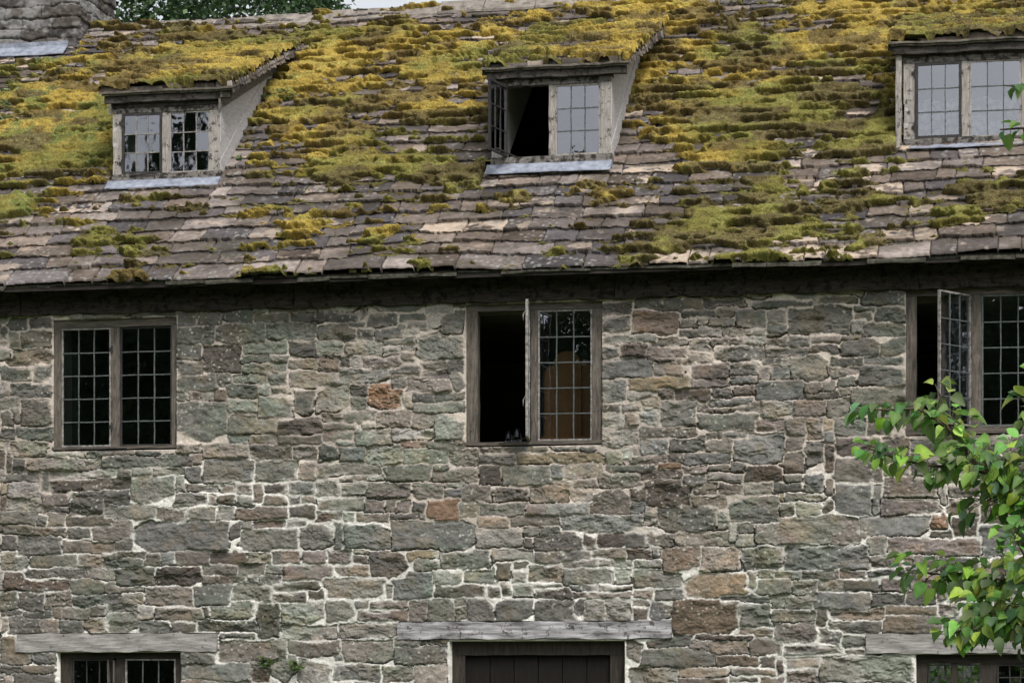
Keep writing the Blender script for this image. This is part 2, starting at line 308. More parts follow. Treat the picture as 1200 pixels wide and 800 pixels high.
# ------------------------------------------------------------------ rubble wall: every larger stone read off the photograph, the rest packed around them
STN = '''33,537,119,551,B;122,534,220,548,G;15,538,30,556,G;60,561,95,576,n;97,561,152,574,n;154,558,205,587,g;82,577,121,603,G;123,576,150,591,G;124,591,182,607,g;10,566,48,582,l;8,585,50,599,g;52,580,80,592,p;0,599,42,615,G;43,605,53,617,G;56,600,76,616,B;76,603,132,617,G;2,615,38,627,G;40,617,76,628,B;18,628,73,651,G;80,618,107,632,G;108,613,155,634,B;74,633,133,648,B;135,634,154,646,G;156,610,269,646,b;0,646,30,668,g
36,651,89,665,g;92,651,121,665,B;123,655,166,665,G;28,666,100,678,G;3,671,78,692,n;103,667,134,678,B;136,666,179,687,G;84,679,121,697,g;85,699,142,709,G;0,693,20,714,g;21,695,50,715,G;52,692,83,713,B;123,682,168,694,B;145,695,166,708,B;29,716,59,725,G;62,713,105,727,B;0,716,25,722,G;10,724,46,742,G;48,727,67,742,B;69,728,97,742,G;99,723,125,741,B;125,718,163,742,g;165,727,198,742,b;170,687,226,710,B;182,712,238,727,B;0,748,36,778,t;38,762,64,776,b;0,780,24,788,G;26,780,63,787,B;16,789,64,808,G
282,617,349,643,g;353,617,392,643,g;205,646,244,662,B;248,648,287,660,n;290,648,318,660,g;321,645,352,661,p;354,645,381,660,p;183,664,235,685,n;237,662,276,672,B;237,673,271,682,B;280,661,312,674,B;332,662,390,678,p;304,673,329,683,G;225,686,271,709,G;274,685,317,703,B;321,681,372,693,G;321,693,358,706,p;247,705,297,726,g;202,731,228,740,G;231,727,300,739,G;303,708,327,746,n;330,704,379,730,l;331,731,392,749,l;258,750,335,774,B;260,741,297,749,G;214,763,250,777,G;213,778,294,797,b;338,750,395,767,B;315,768,345,800,g;350,772,390,800,l
403,614,457,643,b;458,610,553,645,b;386,646,414,662,p;415,650,430,660,p;396,662,431,676,t;433,645,477,676,G;479,646,516,655,y;518,646,576,667,g;490,656,517,668,g;380,677,450,702,g;460,672,507,703,b;512,685,567,700,n;545,664,582,684,g;508,669,540,684,l;380,696,414,728,g;420,714,476,728,p;432,704,473,713,p;479,704,500,727,B;503,703,531,727,B;547,703,578,727,G;398,729,466,746,g;463,747,490,758,g;402,750,461,777,B;464,758,525,778,G;390,778,446,798,b;449,779,484,799,B;487,778,525,808,t;500,583,536,610,o;534,703,546,711,B;535,712,545,726,t
432,367,465,383,G;467,367,496,375,G;382,366,422,376,G;412,378,428,384,G;372,384,418,399,G;421,385,439,396,G;441,380,473,396,G;478,377,500,385,G;517,367,542,392,G;488,390,541,423,g;370,401,399,418,g;407,402,448,416,g;450,394,487,405,g;425,417,468,430,p;468,413,484,420,p;398,431,456,449,g;460,438,490,443,G;478,445,527,460,p;459,444,477,457,g;410,451,432,464,G;412,465,431,479,g;433,452,471,480,o;371,450,408,483,l;528,438,542,459,g;510,463,542,471,G;493,434,525,443,p
442,481,481,500,t;483,484,507,501,t;510,484,543,515,l;402,481,440,494,B;484,471,543,483,g;417,502,458,522,g;378,504,414,515,B;430,524,470,546,g;396,524,428,541,b;472,526,522,543,g;500,518,543,528,B;472,515,497,524,r;372,544,443,558,B;450,545,503,564,b;505,552,560,564,t;432,565,481,584,p;484,566,520,583,B;400,566,430,582,B;371,560,398,580,B;428,586,452,602,p;463,586,481,602,p;372,583,427,598,B;370,599,400,612,n;522,571,541,581,b;543,568,575,586,B;482,587,498,600,G;538,588,560,604,g
206,367,228,384,G;230,369,259,382,G;209,385,250,402,G;254,380,310,402,G;315,380,366,398,G;296,368,338,377,G;340,368,378,376,G;206,406,234,422,G;207,424,237,438,G;239,409,282,436,n;286,401,334,416,g;337,400,399,420,G;207,440,253,457,G;273,412,287,423,g;288,425,335,438,g;338,421,372,432,t;337,437,395,454,g;255,440,270,449,G;275,440,310,450,g;209,460,222,470,G;233,459,250,470,g;315,453,340,462,g;303,464,341,490,g;343,457,368,484,b;370,380,370,398,G
210,472,266,517,g;270,485,325,509,B;208,519,237,532,B;239,521,291,537,t;294,521,341,538,G;328,509,376,522,G;293,510,324,520,B;239,540,298,565,b;300,540,347,564,g;351,541,371,561,B;204,577,242,594,g;218,566,256,575,b;309,567,335,577,B;339,564,370,578,b;219,595,253,610,g;275,595,338,608,B;308,582,336,591,B
740,366,793,391,r;706,373,738,388,G;706,393,767,401,g;800,365,838,372,G;797,374,816,384,B;797,385,845,396,g;757,407,805,421,p;765,397,806,405,G;706,420,765,442,b;769,428,799,442,B;736,444,806,456,y;706,447,734,472,c;814,425,855,443,p;840,404,896,421,G;848,384,900,393,G;812,446,853,455,p;789,457,832,469,n;833,466,880,476,b;857,453,881,462,p;795,417,833,426,t;776,349,822,363,G;824,347,872,358,G;742,348,774,362,G;708,355,740,370,G;831,372,862,383,G;808,397,833,410,g;735,459,760,465,g
1015,337,1057,356,G;1027,359,1057,377,G;1013,379,1057,392,G;1034,395,1058,417,G;986,398,1029,415,G;922,360,998,391,G;885,353,952,363,G;900,398,922,405,G;900,408,943,417,G;926,418,971,445,g;974,421,1010,431,G;1015,419,1057,427,G;1006,430,1058,453,G;999,455,1060,478,B;887,447,939,469,b;943,449,960,458,B;964,449,976,459,B;984,442,1004,455,G;946,461,985,467,G;892,472,928,490,g;930,470,966,486,p;970,469,995,490,b;950,403,982,411,G;893,420,927,425,G;958,346,1003,353,G;1003,360,1025,364,G;1002,367,1017,375,B
608,531,708,543,y;560,532,601,544,G;588,546,644,568,g;660,545,703,560,g;579,571,617,587,B;619,568,668,590,t;640,590,688,604,c;694,573,740,602,B;702,555,752,572,B;712,546,765,553,G;658,604,756,623,c;600,606,656,617,B;560,589,617,604,g;560,605,595,619,t;560,620,612,642,g;607,618,632,628,g;627,626,682,644,G;683,627,698,643,n;700,626,731,641,n;734,625,760,640,G;577,644,626,658,l;628,646,690,656,G;675,564,700,572,B;735,644,765,657,n;707,501,748,525,l;694,645,733,654,t;712,531,730,544,t
751,477,769,499,c;748,501,815,513,B;750,515,783,533,b;784,512,828,530,G;816,484,887,505,g;856,472,890,483,g;892,472,929,481,b;849,500,878,514,b;860,507,918,541,b;800,530,855,545,b;740,535,782,543,t;773,544,796,550,o;874,547,919,564,n;914,532,945,553,B;800,557,825,569,G;828,554,871,563,l;816,568,840,580,G;843,567,872,577,n;813,583,852,594,B;855,582,914,613,b;770,594,838,622,G;907,565,942,578,G;757,562,808,592,n;920,514,945,526,p;912,580,919,589,y
776,642,820,671,r;822,641,870,667,t;870,641,916,667,g;740,643,774,658,n;742,624,789,640,B;792,622,853,638,t;740,668,800,688,g;803,672,874,698,q;886,678,927,695,B;843,698,898,705,G;768,689,800,702,G;740,690,764,701,t;790,704,866,742,R;866,708,904,734,g;862,736,905,744,B;761,704,787,726,b;760,747,808,756,G;816,745,882,751,n;828,753,876,765,B;880,751,916,768,B;751,762,838,779,G;842,769,888,780,n;797,782,852,792,t;857,782,910,792,B;795,794,853,803,n;740,784,792,806,g
886,606,1006,636,B;920,639,1017,668,b;977,566,1024,603,b;1034,584,1100,602,p;1009,605,1087,627,b;1090,603,1110,622,o;1038,631,1150,648,p;1020,650,1057,665,B;903,699,951,714,b;957,695,1017,712,b;1020,696,1062,711,G;911,730,957,750,B;977,714,1038,726,B;970,728,1030,739,G;1036,722,1100,741,B;960,770,1070,800,g;1036,762,1070,768,B;922,756,985,768,G;992,761,1031,769,n;921,784,957,800,B;989,679,1030,692,G;1031,677,1062,693,p;937,669,985,680,B;925,566,950,577,G;922,579,965,588,B;1148,614,1185,650,b;1070,650,1095,664,B;1100,655,1145,668,G;1110,690,1150,705,G;1108,722,1160,739,G
8,371,32,387,G;34,372,60,385,G;25,388,58,408,G;10,390,23,408,G;13,410,57,427,B;0,430,38,445,G;40,428,60,447,G;12,449,59,466,G;24,469,58,497,B;20,499,58,515,G;0,500,15,515,G;10,518,55,534,t;0,384,8,398,G;580,702,625,728,G;627,703,672,727,G;686,704,709,727,l;710,704,740,727,l;626,690,670,700,n;671,692,745,700,t;600,684,660,700,g;660,664,720,684,g'''
PAL = dict(g=(108, 109, 100), G=(88, 88, 83), b=(97, 103, 103), B=(108, 100, 90), p=(110, 97, 92), l=(128, 126, 120), t=(124, 112, 95), o=(136, 98, 62), y=(128, 112, 76), n=(88, 77, 68), r=(118, 98, 84), R=(104, 84, 62), q=(136, 116, 86), c=(112, 122, 118))
CELL = 0.01
def build_wall():
    nx, nz = int((WX1 - WX0) / CELL), int(WTOP / CELL)
    lab = np.zeros((nz, nx), np.int32)
    for (a, b, c, d) in OPEN + [L4, LD, L5]:
        lab[max(0, int(c / CELL)):int(d / CELL), int((a - WX0) / CELL):int((b - WX0) / CELL)] = -1
    st_ = [(0, 0, 1, 1, 'g')]
    rs = np.random.RandomState(3)
    for s in STN.replace('\n', ';').split(';'):
        a = s.split(','); u0, v0, u1, v1 = map(float, a[:4])
        if u1 - u0 < 3: continue
        x0, _ = P(u0, v0, 0); x1, _ = P(u1, v0, 0); um = (u0 + u1) / 2; _, z1 = P(um, v0, 0); _, z0 = P(um, v1, 0)
        i0, i1, j0, j1 = [int(round(q)) for q in ((x0 - WX0) / CELL, (x1 - WX0) / CELL, z0 / CELL, z1 / CELL)]
        i0 = max(i0, 0); sub = lab[j0:j1, i0:i1]
        if (sub == 0).mean() < .6: continue
        k = len(st_); st_.append((WX0 + i0 * CELL, j0 * CELL, WX0 + i1 * CELL, j1 * CELL, a[4])); sub[sub == 0] = k
    wl = list('gGbBplltGBGn')
    for j in range(0, nz, 2):
        i = 0
        while i < nx:
            if lab[j, i] != 0: i += 1; continue
            e = i
            while e < nx and lab[j, e] == 0 and e - i < 110: e += 1
            W = e - i
            if W < 8: i = e; continue
            if W < 14 and rs.rand() < .6: i = e; continue
            h = int(np.clip(rs.lognormal(2.5, .45), 6, 30)); wd = int(np.clip(h * rs.uniform(1.3, 4.4), 12, 80))
            if W - wd < 11: wd = W if W < 60 else W // 2
            # mortar clearance from what lies around
            hh = 0
            while hh < h + 5 and j + hh < nz and (lab[j + hh, i:i + wd] == 0).all(): hh += 1
            if hh < 6: i += 4; continue
            if hh > h: hh = h if rs.rand() < .7 and hh - h > 5 else hh
            k = len(st_); m = 1
            st_.append((WX0 + (i + m) * CELL, (j + m) * CELL, WX0 + (i + wd - m) * CELL, (j + hh - m) * CELL, wl[rs.randint(len(wl))]))
            lab[j:j + hh, i:i + wd] = k; i += wd
    S = np.array([s[:4] for s in st_]); n = len(S); ch = [s[4] for s in st_]
    # grow every stone into the joints at 5 mm, then measure how far each cell is from its stone's border
    lf = np.repeat(np.repeat(lab, 2, 0), 2, 1)
    for it in range(10):
        for dj, di in ((0, 1), (0, -1), (1, 0), (-1, 0)):
            sh = np.roll(np.roll(lf, dj, 0), di, 1); lf = np.where((lf == 0) & (sh > 0), sh, lf)
    dist = np.full(lf.shape, 12., np.float32)
    for dj, di in ((0, 1), (0, -1), (1, 0), (-1, 0)): dist[lf != np.roll(np.roll(lf, dj, 0), di, 1)] = .5
    for it in range(8):
        for dj, di, c in ((0, 1, 1), (0, -1, 1), (1, 0, 1), (-1, 0, 1), (1, 1, 1.41), (1, -1, 1.41), (-1, 1, 1.41), (-1, -1, 1.41)):
            dist = np.minimum(dist, np.roll(np.roll(dist, dj, 0), di, 1) + c)
    hc = CELL / 2; NZ, NX = lf.shape
    xs = np.concatenate([np.arange(WX0, -10.6, .028), np.arange(-10.6, 0.05, .0066), np.arange(.05, WX1 + .02, .028)])
    zs = np.concatenate([np.arange(0, 1.5, .028), np.arange(1.5, WTOP, .0066)])
    X, Z = np.meshgrid(xs, zs)
    wx = X + (fbm(X * 5, Z * 5, 3, 1) - .5) * .055 + (fbm(X * 28, Z * 28, 2, 2) - .5) * .018
    wz = Z + (fbm(X * 4.3, Z * 6, 3, 3) - .5) * .05 + (fbm(X * 24, Z * 30, 2, 4) - .5) * .018
    L = lf[np.clip((wz / hc).astype(int), 0, NZ - 1), np.clip(((wx - WX0) / hc).astype(int), 0, NX - 1)]
    gx = np.clip((wx - WX0) / hc - .5, 0, NX - 2); gz = np.clip(wz / hc - .5, 0, NZ - 2); gi = gx.astype(int); gj = gz.astype(int); fx_, fz_ = gx - gi, gz - gj
    db_ = ((dist[gj, gi] * (1 - fx_) + dist[gj, gi + 1] * fx_) * (1 - fz_) + (dist[gj + 1, gi] * (1 - fx_) + dist[gj + 1, gi + 1] * fx_) * fz_) * hc
    L = np.where(L < 0, 0, L); R = rs.rand(n, 16)
    x0, z0, x1, z1 = [S[L, k] for k in range(4)]; H = z1 - z0
    cx, cz = (x0 + x1) / 2, (z0 + z1) / 2
    r = lambda k: R[L, k]
    sl1 = (r(0) - .5) * .5; sl2 = (r(1) - .5) * .5; sl3 = (r(2) - .5) * .14; sl4 = (r(3) - .5) * .14
    dl = (wx - x0) + sl1 * (wz - cz); dr = (x1 - wx) + sl2 * (wz - cz)
    db = (wz - z0) + sl3 * (wx - cx); dt = (z1 - wz) + sl4 * (wx - cx)
    def smin(a, b, k=.007):
        h = np.clip(.5 + .5 * (b - a) / k, 0, 1); return b * (1 - h) + a * h - k * h * (1 - h)
    d = smin(smin(dl, dr), smin(db, dt))
    for k, (a, b) in enumerate(((dl, db), (dr, db), (dl, dt), (dr, dt))):
        cut = H * (r(4 + k) ** 3) * .6
        asp = 1.2 + 2 * r(8 + k)
        d = smin(d, (a / asp + b - cut * .8) * .75)
    jw = .0008 + .0095 * sstep(.35, .75, fbm(X * 2.3, Z * 2.3, 3, 8))
    d = np.minimum(d + .026, db_ - jw)
    d = d + (fbm(X * 60, Z * 60, 3, 9) - .5) * .012
    d = np.where(L == 0, -.02, d)
    e = sstep(-.003, .0075, d)
    tex = fbm(X * 14, Z * 22, 5, 12); rid = np.abs(fbm(X * 9 + L * 3.7, Z * 11 + L * 1.3, 4, 13) - .5) * 2
    terr = fbm(X * 6 + L * 5.1, Z * 12 + L * 2.2, 3, 14) * 6; tf = terr - np.floor(terr); terr = (np.floor(terr) + sstep(.75, 1, tf)) / 6
    prow = r(12) * .02 + .005
    hs_ = prow + (wx - cx) * (r(13) - .5) * .12 + (wz - cz) * (r(14) - .5) * .2 + (tex - .5) * (.010 + .016 * r(11)) + (terr - .5) * .075 * (r(15) ** 1.5 + .15) - rid * .012 + (fbm(X * 42, Z * 56, 4, 16, .65) - .5) * (.004 + .024 * r(10) ** 2)
    hs_ -= .007 * (1 - sstep(0, .022, d))
    mort = (fbm(X * 22, Z * 22, 4, 17) - .5) * .02 + .002
    crack = sstep(.54, .60, fbm(X * 3.2, Z * 6, 3, 18)) * (1 - sstep(-.0, .004, d)) * sstep(-.016, -.002, d) * (db < dt)
    h = mort * (1 - e) + hs_ * e - crack * .035
    # colour (albedo)
    base = np.array([lin(PAL[c]) for c in ch]); jit = (1 + (rs.rand(n, 1) - .5) * .42) * (1 + (rs.rand(n, 3) - .5) * .035)
    lum = base.mean(1, keepdims=True); kk = np.array([.46 if c in 'oRyrq' else .34 for c in ch])[:, None]
    base = (lum + (base - lum) * kk) * np.array([1.03, .985, .935]) * jit * 1.36
    col = base[L]
    big = fbm(X * 7, Z * 9, 4, 20)[..., None]; fine = fbm(X * 40, Z * 40, 3, 21)[..., None]
    col = col * (.22 + .72 * big + .84 * fbm(X * 34 + 9, Z * 48, 4, 41, .7)[..., None])
    warm = sstep(.52, .7, fbm(X * 4 + L * 2.3, Z * 5, 3, 22))[..., None]
    col = col * (1 + warm * np.array([.10, .01, -.10]))
    green = sstep(.55, .72, fbm(X * 2.2, Z * 2.2, 4, 33))[..., None]; col = col * (1 + green * np.array([-.06, .05, -.02]))
    F1, _, wid = worley(X * 26, Z * 26, 4); lich = (sstep(.3, .1, F1 + (fine[..., 0] - .5) * .7) * (wid > .72) * sstep(.5, .62, fbm(X * 1.7, Z * 1.7, 3, 23)))[..., None]
    col = col * (1 - lich * .75) + lin((186, 186, 176)) * lich * .75
    # mortar: pale lime low on the wall, pinkish tan higher up
    hi = sstep(2.9, 3.9, Z + (fbm(X * .9, Z * .9, 3, 24) - .5) * 2.6)[..., None]
    mc = lin((216, 214, 208)) * (1 - hi) + lin((190, 180, 170)) * hi
    dirt = fbm(X * 3, Z * 3, 4, 25)[..., None]
    mc = mc * (.62 + .85 * dirt) * (.8 + .4 * fine)
    smear = sstep(.57, .68, fbm(X * 2.6, Z * 3.6, 4, 26)) * sstep(.035, .006, d) * .5
    ee = (e * (1 - smear))[..., None]
    col = mc * (1 - ee) + col * ee
    col = col * (1 - crack[..., None] * .75)
    edge = (sstep(-.008, .0, d) * (1 - sstep(.0, .009, d)))[..., None]; col = col * (1 - .18 * edge)
    # openings
    inside = np.zeros(X.shape, bool); ringm = np.zeros(X.shape, bool)
    for (a, b, c, dd) in OPEN + [L4, LD, L5]:
        inside |= (X > a + .02) & (X < b - .02) & (Z > c + .02) & (Z < dd - .02)
        ringm |= (X > a) & (X < b) & (Z > c) & (Z < dd)
    h = np.where(ringm, -.14, h)
    keep = ~(inside[:-1, :-1] | inside[1:, 1:] | inside[:-1, 1:] | inside[1:, :-1])
    Y = -h
    o = grid_mesh('wall', X, Y, Z, keep, col.astype(np.float32), M['stone'], house)
    return o
front_wall = build_wall()

def holed_slab(mb, xs, zs, holes, y0, y1):
    """solid wall behind the stone face, with the openings left out"""
    xs = sorted(set(xs + [v for h in holes for v in h[:2]])); zs = sorted(set(zs + [v for h in holes for v in h[2:]]))
    for i in range(len(xs) - 1):
        for j in range(len(zs) - 1):
            cx, cz = (xs[i] + xs[i + 1]) / 2, (zs[j] + zs[j + 1]) / 2
            if any(h[0] < cx < h[1] and h[2] < cz < h[3] for h in holes): continue
            mb.box(xs[i], xs[i + 1], y0, y1, zs[j], zs[j + 1], 9, 0)
core = MB(); holed_slab(core, [WX0, WX1], [0, WTOP], OPEN, .06, .52)
core.build('wall', M['plaster'], house)
BACKWIN = (-1.62, -.1, .7, 2.2)
xb0, zb0 = P(1086, 810, YB); xb1, zb1 = P(1152, 775, YB)
BACKWIN = (xb0 - .1, xb1 + .1, 1.0, zb1 + .1)
bk = MB(); holed_slab(bk, [WX0, WX1], [0, WTOP], [BACKWIN], YB - .5, YB); bk.build('wall', M['ends'], house)
for xx in (WX0, WX1 - .5):
    gw = MB(); ridz = EZ + (4.42 - EY) * TP - .25
    gw.prism([(xx, .525, 0), (xx, YB - .505, 0), (xx, YB - .505, 5.5), (xx, 4.42, ridz), (xx, .525, 5.62)], (.5, 0, 0)); gw.build('wall', M['ends'], house)
fl = MB(); fl.box(WX0 + .5, WX1 - .5, .53, YB - .51, 2.55, 2.72, 9, 0); fl.box(WX0 + .5, WX1 - .5, .53, YB - .51, 5.2, 5.35, 9, 0); fl.box(WX0 + .5, WX1 - .5, .53, YB - .51, .01, .06, 9, 0)
# rooms behind the upper windows end at a dark partition
fl.box(WX0 + .5, WX1 - .5, 4.4, 4.5, 2.73, 5.19, 9, 0); fl.box(WX0 + .5, -2.4, 4.4, 4.5, .07, 2.54, 9, 0)
fl.build('inner_floor', M['inside'], house)

# ------------------------------------------------------------------ roof
RIDGE_Y = 4.42; SLOPE = (RIDGE_Y - EY) / math.cos(PITCH)
MD = '''0045665656556788877776888
0067676887655678987789898
4467888889776557776796999
7888888899887556669888999
5888888888852288889998333
5999996898846233889989433
9999996697464222888798722
9997236699975222688675311
9955546788872232468465234
9834534677732283789788457
8543225544222336878983764
5465234724322435678386432
3226226522312524444322222'''
MDA = np.array([[int(c) for c in l.ljust(25, '5')[:25]] for l in MD.split('\n')], float)
def dens(U, V):
    a = np.clip(U / 50, 0, 23.999); b = np.clip((V - 12) / 25, 0, 11.999)
    i = a.astype(int); j = b.astype(int); fa, fb = a - i, b - j
    return ((MDA[j, i] * (1 - fa) + MDA[j, i + 1] * fa) * (1 - fb) + (MDA[j + 1, i] * (1 - fa) + MDA[j + 1, i + 1] * fa) * fb) / 9
TPAL = [lin(c) for c in ((124, 118, 115), (108, 103, 99), (128, 119, 110), (90, 88, 90), (150, 144, 139), (114, 105, 97), (106, 103, 104), (136, 128, 121))]
def roof_patch(x0, x1, ya, za, pitch, length, exp0, exp1, seed, cuts=(), step=.009, parent=None, thick=.02, trim=None):
    """courses of split stone tiles over one roof slope, and the moss on them"""
    cp, sp = math.cos(pitch), math.sin(pitch)
    xs = np.arange(x0, x1 + step, step); ss = np.arange(0, length + step, step)
    X, S = np.meshgrid(xs, ss)
    cs = [0.0]; 
    while cs[-1] < length + .4: cs.append(cs[-1] + exp0 + (exp1 - exp0) * min(1, cs[-1] / 6.2))
    cs = np.array(cs); nc = len(cs)
    rs = np.random.RandomState(seed)
    wav = (fbm(X * .8, S * .8 + seed, 3, seed) - .5) * .10 + (fbm(X * 4, S * 9, 3, seed + 1) - .5) * .032
    Sp = S + wav * sstep(0, .25, S)
    # tile edges for every course
    nmax = int((x1 - x0) / .14) + 40; E_ = np.zeros((nc, nmax)); 
    for k in range(nc):
        wmean = .42 - .16 * min(1, cs[k] / 6.2)
        E_[k] = x0 - rs.uniform(0.05, .5) + np.cumsum(wmean * rs.uniform(.45, 1.6, nmax))
    NT = nc * nmax; R = rs.rand(NT, 14)
    shape = X.shape
    def lookup(K):
        T = np.zeros(shape, np.int64); D = np.zeros(shape); CXm = np.zeros(shape)
        for k in range(nc):
            m = K == k
            if not m.any(): continue
            xv = X[m] + (Sp[m] - cs[k]) * .10 * np.sin(k * 1.7)
            i = np.clip(np.searchsorted(E_[k], xv), 1, nmax - 1)
            T[m] = k * nmax + i; D[m] = np.minimum(xv - E_[k][i - 1], E_[k][i] - xv); CXm[m] = xv - (E_[k][i - 1] + E_[k][i]) / 2
        return T, D, CXm
    K = np.clip(np.searchsorted(cs, Sp, side='right') - 1, 0, nc - 2)
    T, D, CX = lookup(K)
    chip = (fbm(X * 20, S * 20, 4, seed + 3) - .5) * .055
    b = R[T, 0] * .05 + chip + .03 * np.exp(-D / .014) * R[T, 1] + CX * (R[T, 9] - .5) * .06
    low = ((Sp - cs[K]) < b) & (K > 0)
    K2 = np.where(low, K - 1, K); T2, D2, CX2 = lookup(K2)
    e = (cs[K2 + 1] - cs[K2]); t = (Sp - cs[K2]) / e
    th = .02 + .03 * R[T2, 2]
    h = th * (1.12 - .85 * np.clip(t, 0, 1.1)) + CX2 * (R[T2, 3] - .5) * .05
    gap = D2 < (.003 + .006 * R[T2, 4])
    h = np.where(gap, -.008, h)
    lam = fbm(X * 5 + R[T2, 5] * 40, S * 8, 4, seed + 5); dl = sstep(.56, .585, lam)
    h = h - dl * .006 + (fbm(X * 15, S * 22, 4, seed + 6) - .5) * .02 + (fbm(X * 60, S * 60, 2, seed + 7) - .5) * .003
    sag = (fbm(X * .45, S * .45, 3, seed + 8) - .5) * .09 * (1 if length > 4 else .4)
    shift = sstep(.9, 1.0, t) * .012 + np.where(low, .014, 0) 
    # colour
    base = np.array([.90, .845, .83]) * np.array([TPAL[i] for i in rs.randint(0, len(TPAL), NT)]) * (.62 + .75 * rs.rand(NT, 1))
    col = base[T2]
    n1 = fbm(X * 6, S * 9, 4, seed + 9)[..., None]; n2 = fbm(X * 30, S * 34, 4, seed + 10)[..., None]
    col = col * (.2 + .72 * n1 + .95 * n2)
    yy = ya + S * cp; zz = za + S * sp; U, V = UV(X, yy, zz)
    pr = .05 + .5 * np.exp(-(((U - 830) / 110) ** 2 + ((V - 212) / 14) ** 2)) + .75 * np.exp(-(((U - 880) / 190) ** 2 + ((V - 292) / 13) ** 2)) + .4 * np.exp(-(((U - 990) / 60) ** 2 + ((V - 150) / 50) ** 2)) + .3 * np.exp(-(((U - 60) / 70) ** 2 + ((V - 110) / 70) ** 2)) + .3 * np.exp(-(((U - 1080) / 140) ** 2 + ((V - 230) / 60) ** 2))
    pale = ((R[T2, 6] < pr) * np.where(R[T2, 7] < .5, 1, dl) + .5 * dl * (R[T2, 8] < .3))
    pale = np.clip(pale, 0, 1)[..., None] * sstep(.35, .5, n1 + .4 * (n2 - .5))
    col = col * (1 - pale) + lin((198, 180, 162)) * pale * (.7 + .5 * n2)
    F1, _, wid = worley(X * 17, S * 17, seed); li = (sstep(.42, .1, F1 + (n2[..., 0] - .5) * .9) * (wid > .6) * sstep(.42, .58, fbm(X * 2, S * 2, 3, seed + 15)))[..., None] * .6
    col = col * (1 - li) + lin((178, 178, 172)) * li
    alg = (sstep(.5, .72, fbm(X * 2.5, S * 3.5, 4, seed + 12)))[..., None] * .6
    col = col * (1 - alg) + lin((72, 66, 56)) * alg
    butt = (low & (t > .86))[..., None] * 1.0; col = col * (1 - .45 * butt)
    col = np.where(gap[..., None], col * .35, col) * .86
    def out(Hn, Sx, Xs=X):
        S3 = S + Sx
        return Xs, ya + S3 * cp - Hn * sp, za + S3 * sp + Hn * cp
    h = h + sag
    bd = np.zeros(shape, bool); bd[0] = bd[-1] = True; bd[:, 0] = bd[:, -1] = True
    hh = np.where(bd, h - thick, h); 
    keep = np.ones((shape[0] - 1, shape[1] - 1), bool)
    Ymid = (ya + S * cp); cut = np.zeros(shape, bool)
    for (a, b2, c, d2) in cuts: cut |= (X > a) & (X < b2) & (Ymid > c) & (Ymid < d2)
    if trim is not None: cut |= trim(X, Ymid)
    keep &= ~(cut[:-1, :-1] | cut[1:, 1:])
    Xr = X + bd * 0
    A = out(hh, shift)
    tiles = (A[0], A[1], A[2], keep, col.astype(np.float32))
    # ---- moss
    dn = dens(U, V)
    cover = fbm(X * 1.5, S * 2.4, 4, seed + 20)
    cover = (cover - .5) * 2.2 + (fbm(X * 5, S * 12, 4, seed + 21) - .5) * 1.7
    tt = np.clip((Sp - cs[K]) / (cs[K + 1] - cs[K]), 0, 1)
    course = fbm(X * 1.3, Sp * 6.5, 3, seed + 28); wv = 2 * math.pi
    mk = dn - .53 + cover * .66 + .20 * (np.cos(wv * (tt - .32)) - .55) * sstep(.3, .6, fbm(X * 3, S * 3, 3, seed + 27)) + (course - .5) * .65 + (fbm(X * 10, S * 15, 3, seed + 38) - .5) * .7
    if length > 4: mk = mk + 1.6 * np.exp(-(S / .07) ** 2) * (fbm(X * 3.5, S * 3, 3, seed + 39) - .46)
    for D_ in DS:
        if length > 4: mk = np.where((X < CHX + .03) & (yy > CHY - .3), -1, mk)
        if length > 4: mk = np.where((X > D_['xl'] - .08) & (X < D_['xr'] + .04) & (yy > D_['yf'] - .26) & (yy < D_['yf'] + .1), -1, mk)
    mask = sstep(-.02, .36, mk)
    wx_ = (fbm(X * 9, S * 9, 2, seed + 22) - .5) * .8
    Fa, Fb, ia = worley(X * 6.5 + wx_, Sp * 8.5 + wx_ * .6, seed + 23)
    lump = np.sqrt(np.clip(1 - (Fa / .85) ** 2, 0, 1))
    Fc, _, ib = worley(X * 15, S * 17, seed + 24); l2 = np.sqrt(np.clip(1 - (Fc / .95) ** 2, 0, 1))
    Fd, _, ic = worley(X * 42, S * 42, seed + 25); l3 = np.clip(1 - Fd, 0, 1)
    bulge = .5 + .5 * np.cos(wv * (tt - .25))
    mh = mask * (.012 + lump * (.022 + .03 * ia) + l2 * .016 + l3 * .012 + bulge * .008) + (fbm(X * 30, S * 40, 4, seed + 26, .6) - .5) * .024
    mh = mh * mask + (mask - 1) * .012
    basem = sag + .018 + .011 * np.cos(wv * (tt - .12))
    Hm = basem + mh
    down = -(.25 * np.clip(mh, 0, 1) + .02 * lump * mask)
    bdm = np.zeros(shape, bool); bdm[0] = True; bdm[:, :2] = True; bdm[:, -2:] = True
    Hm = np.where(bdm, Hm - .03, Hm)
    B = out(Hm, down)
    mkeep = (mk[:-1, :-1] > -.03) & keep
    gold = lin((164, 142, 72)); olive = lin((118, 114, 62)); green = lin((98, 106, 60)); brown = lin((88, 77, 58)); dark = lin((62, 58, 40)); straw = lin((176, 164, 110))
    q = fbm(X * .9, S * 1.1, 4, seed + 30); q2 = fbm(X * 5, S * 7, 4, seed + 31); q3 = fbm(X * 45, S * 45, 3, seed + 32)
    og = sstep(.35, .65, q + .25 * (q2 - .5) + .22 * sstep(700, 850, U) * sstep(60, 140, V) + .28 * sstep(190, 300, V) - .04)[..., None]
    mc = gold * (1 - og) + olive * og
    gr_ = (sstep(.5, .7, q2) * (.3 + .6 * np.exp(-((U - 60) / 90) ** 2)))[..., None]; mc = mc * (1 - gr_) + green * gr_
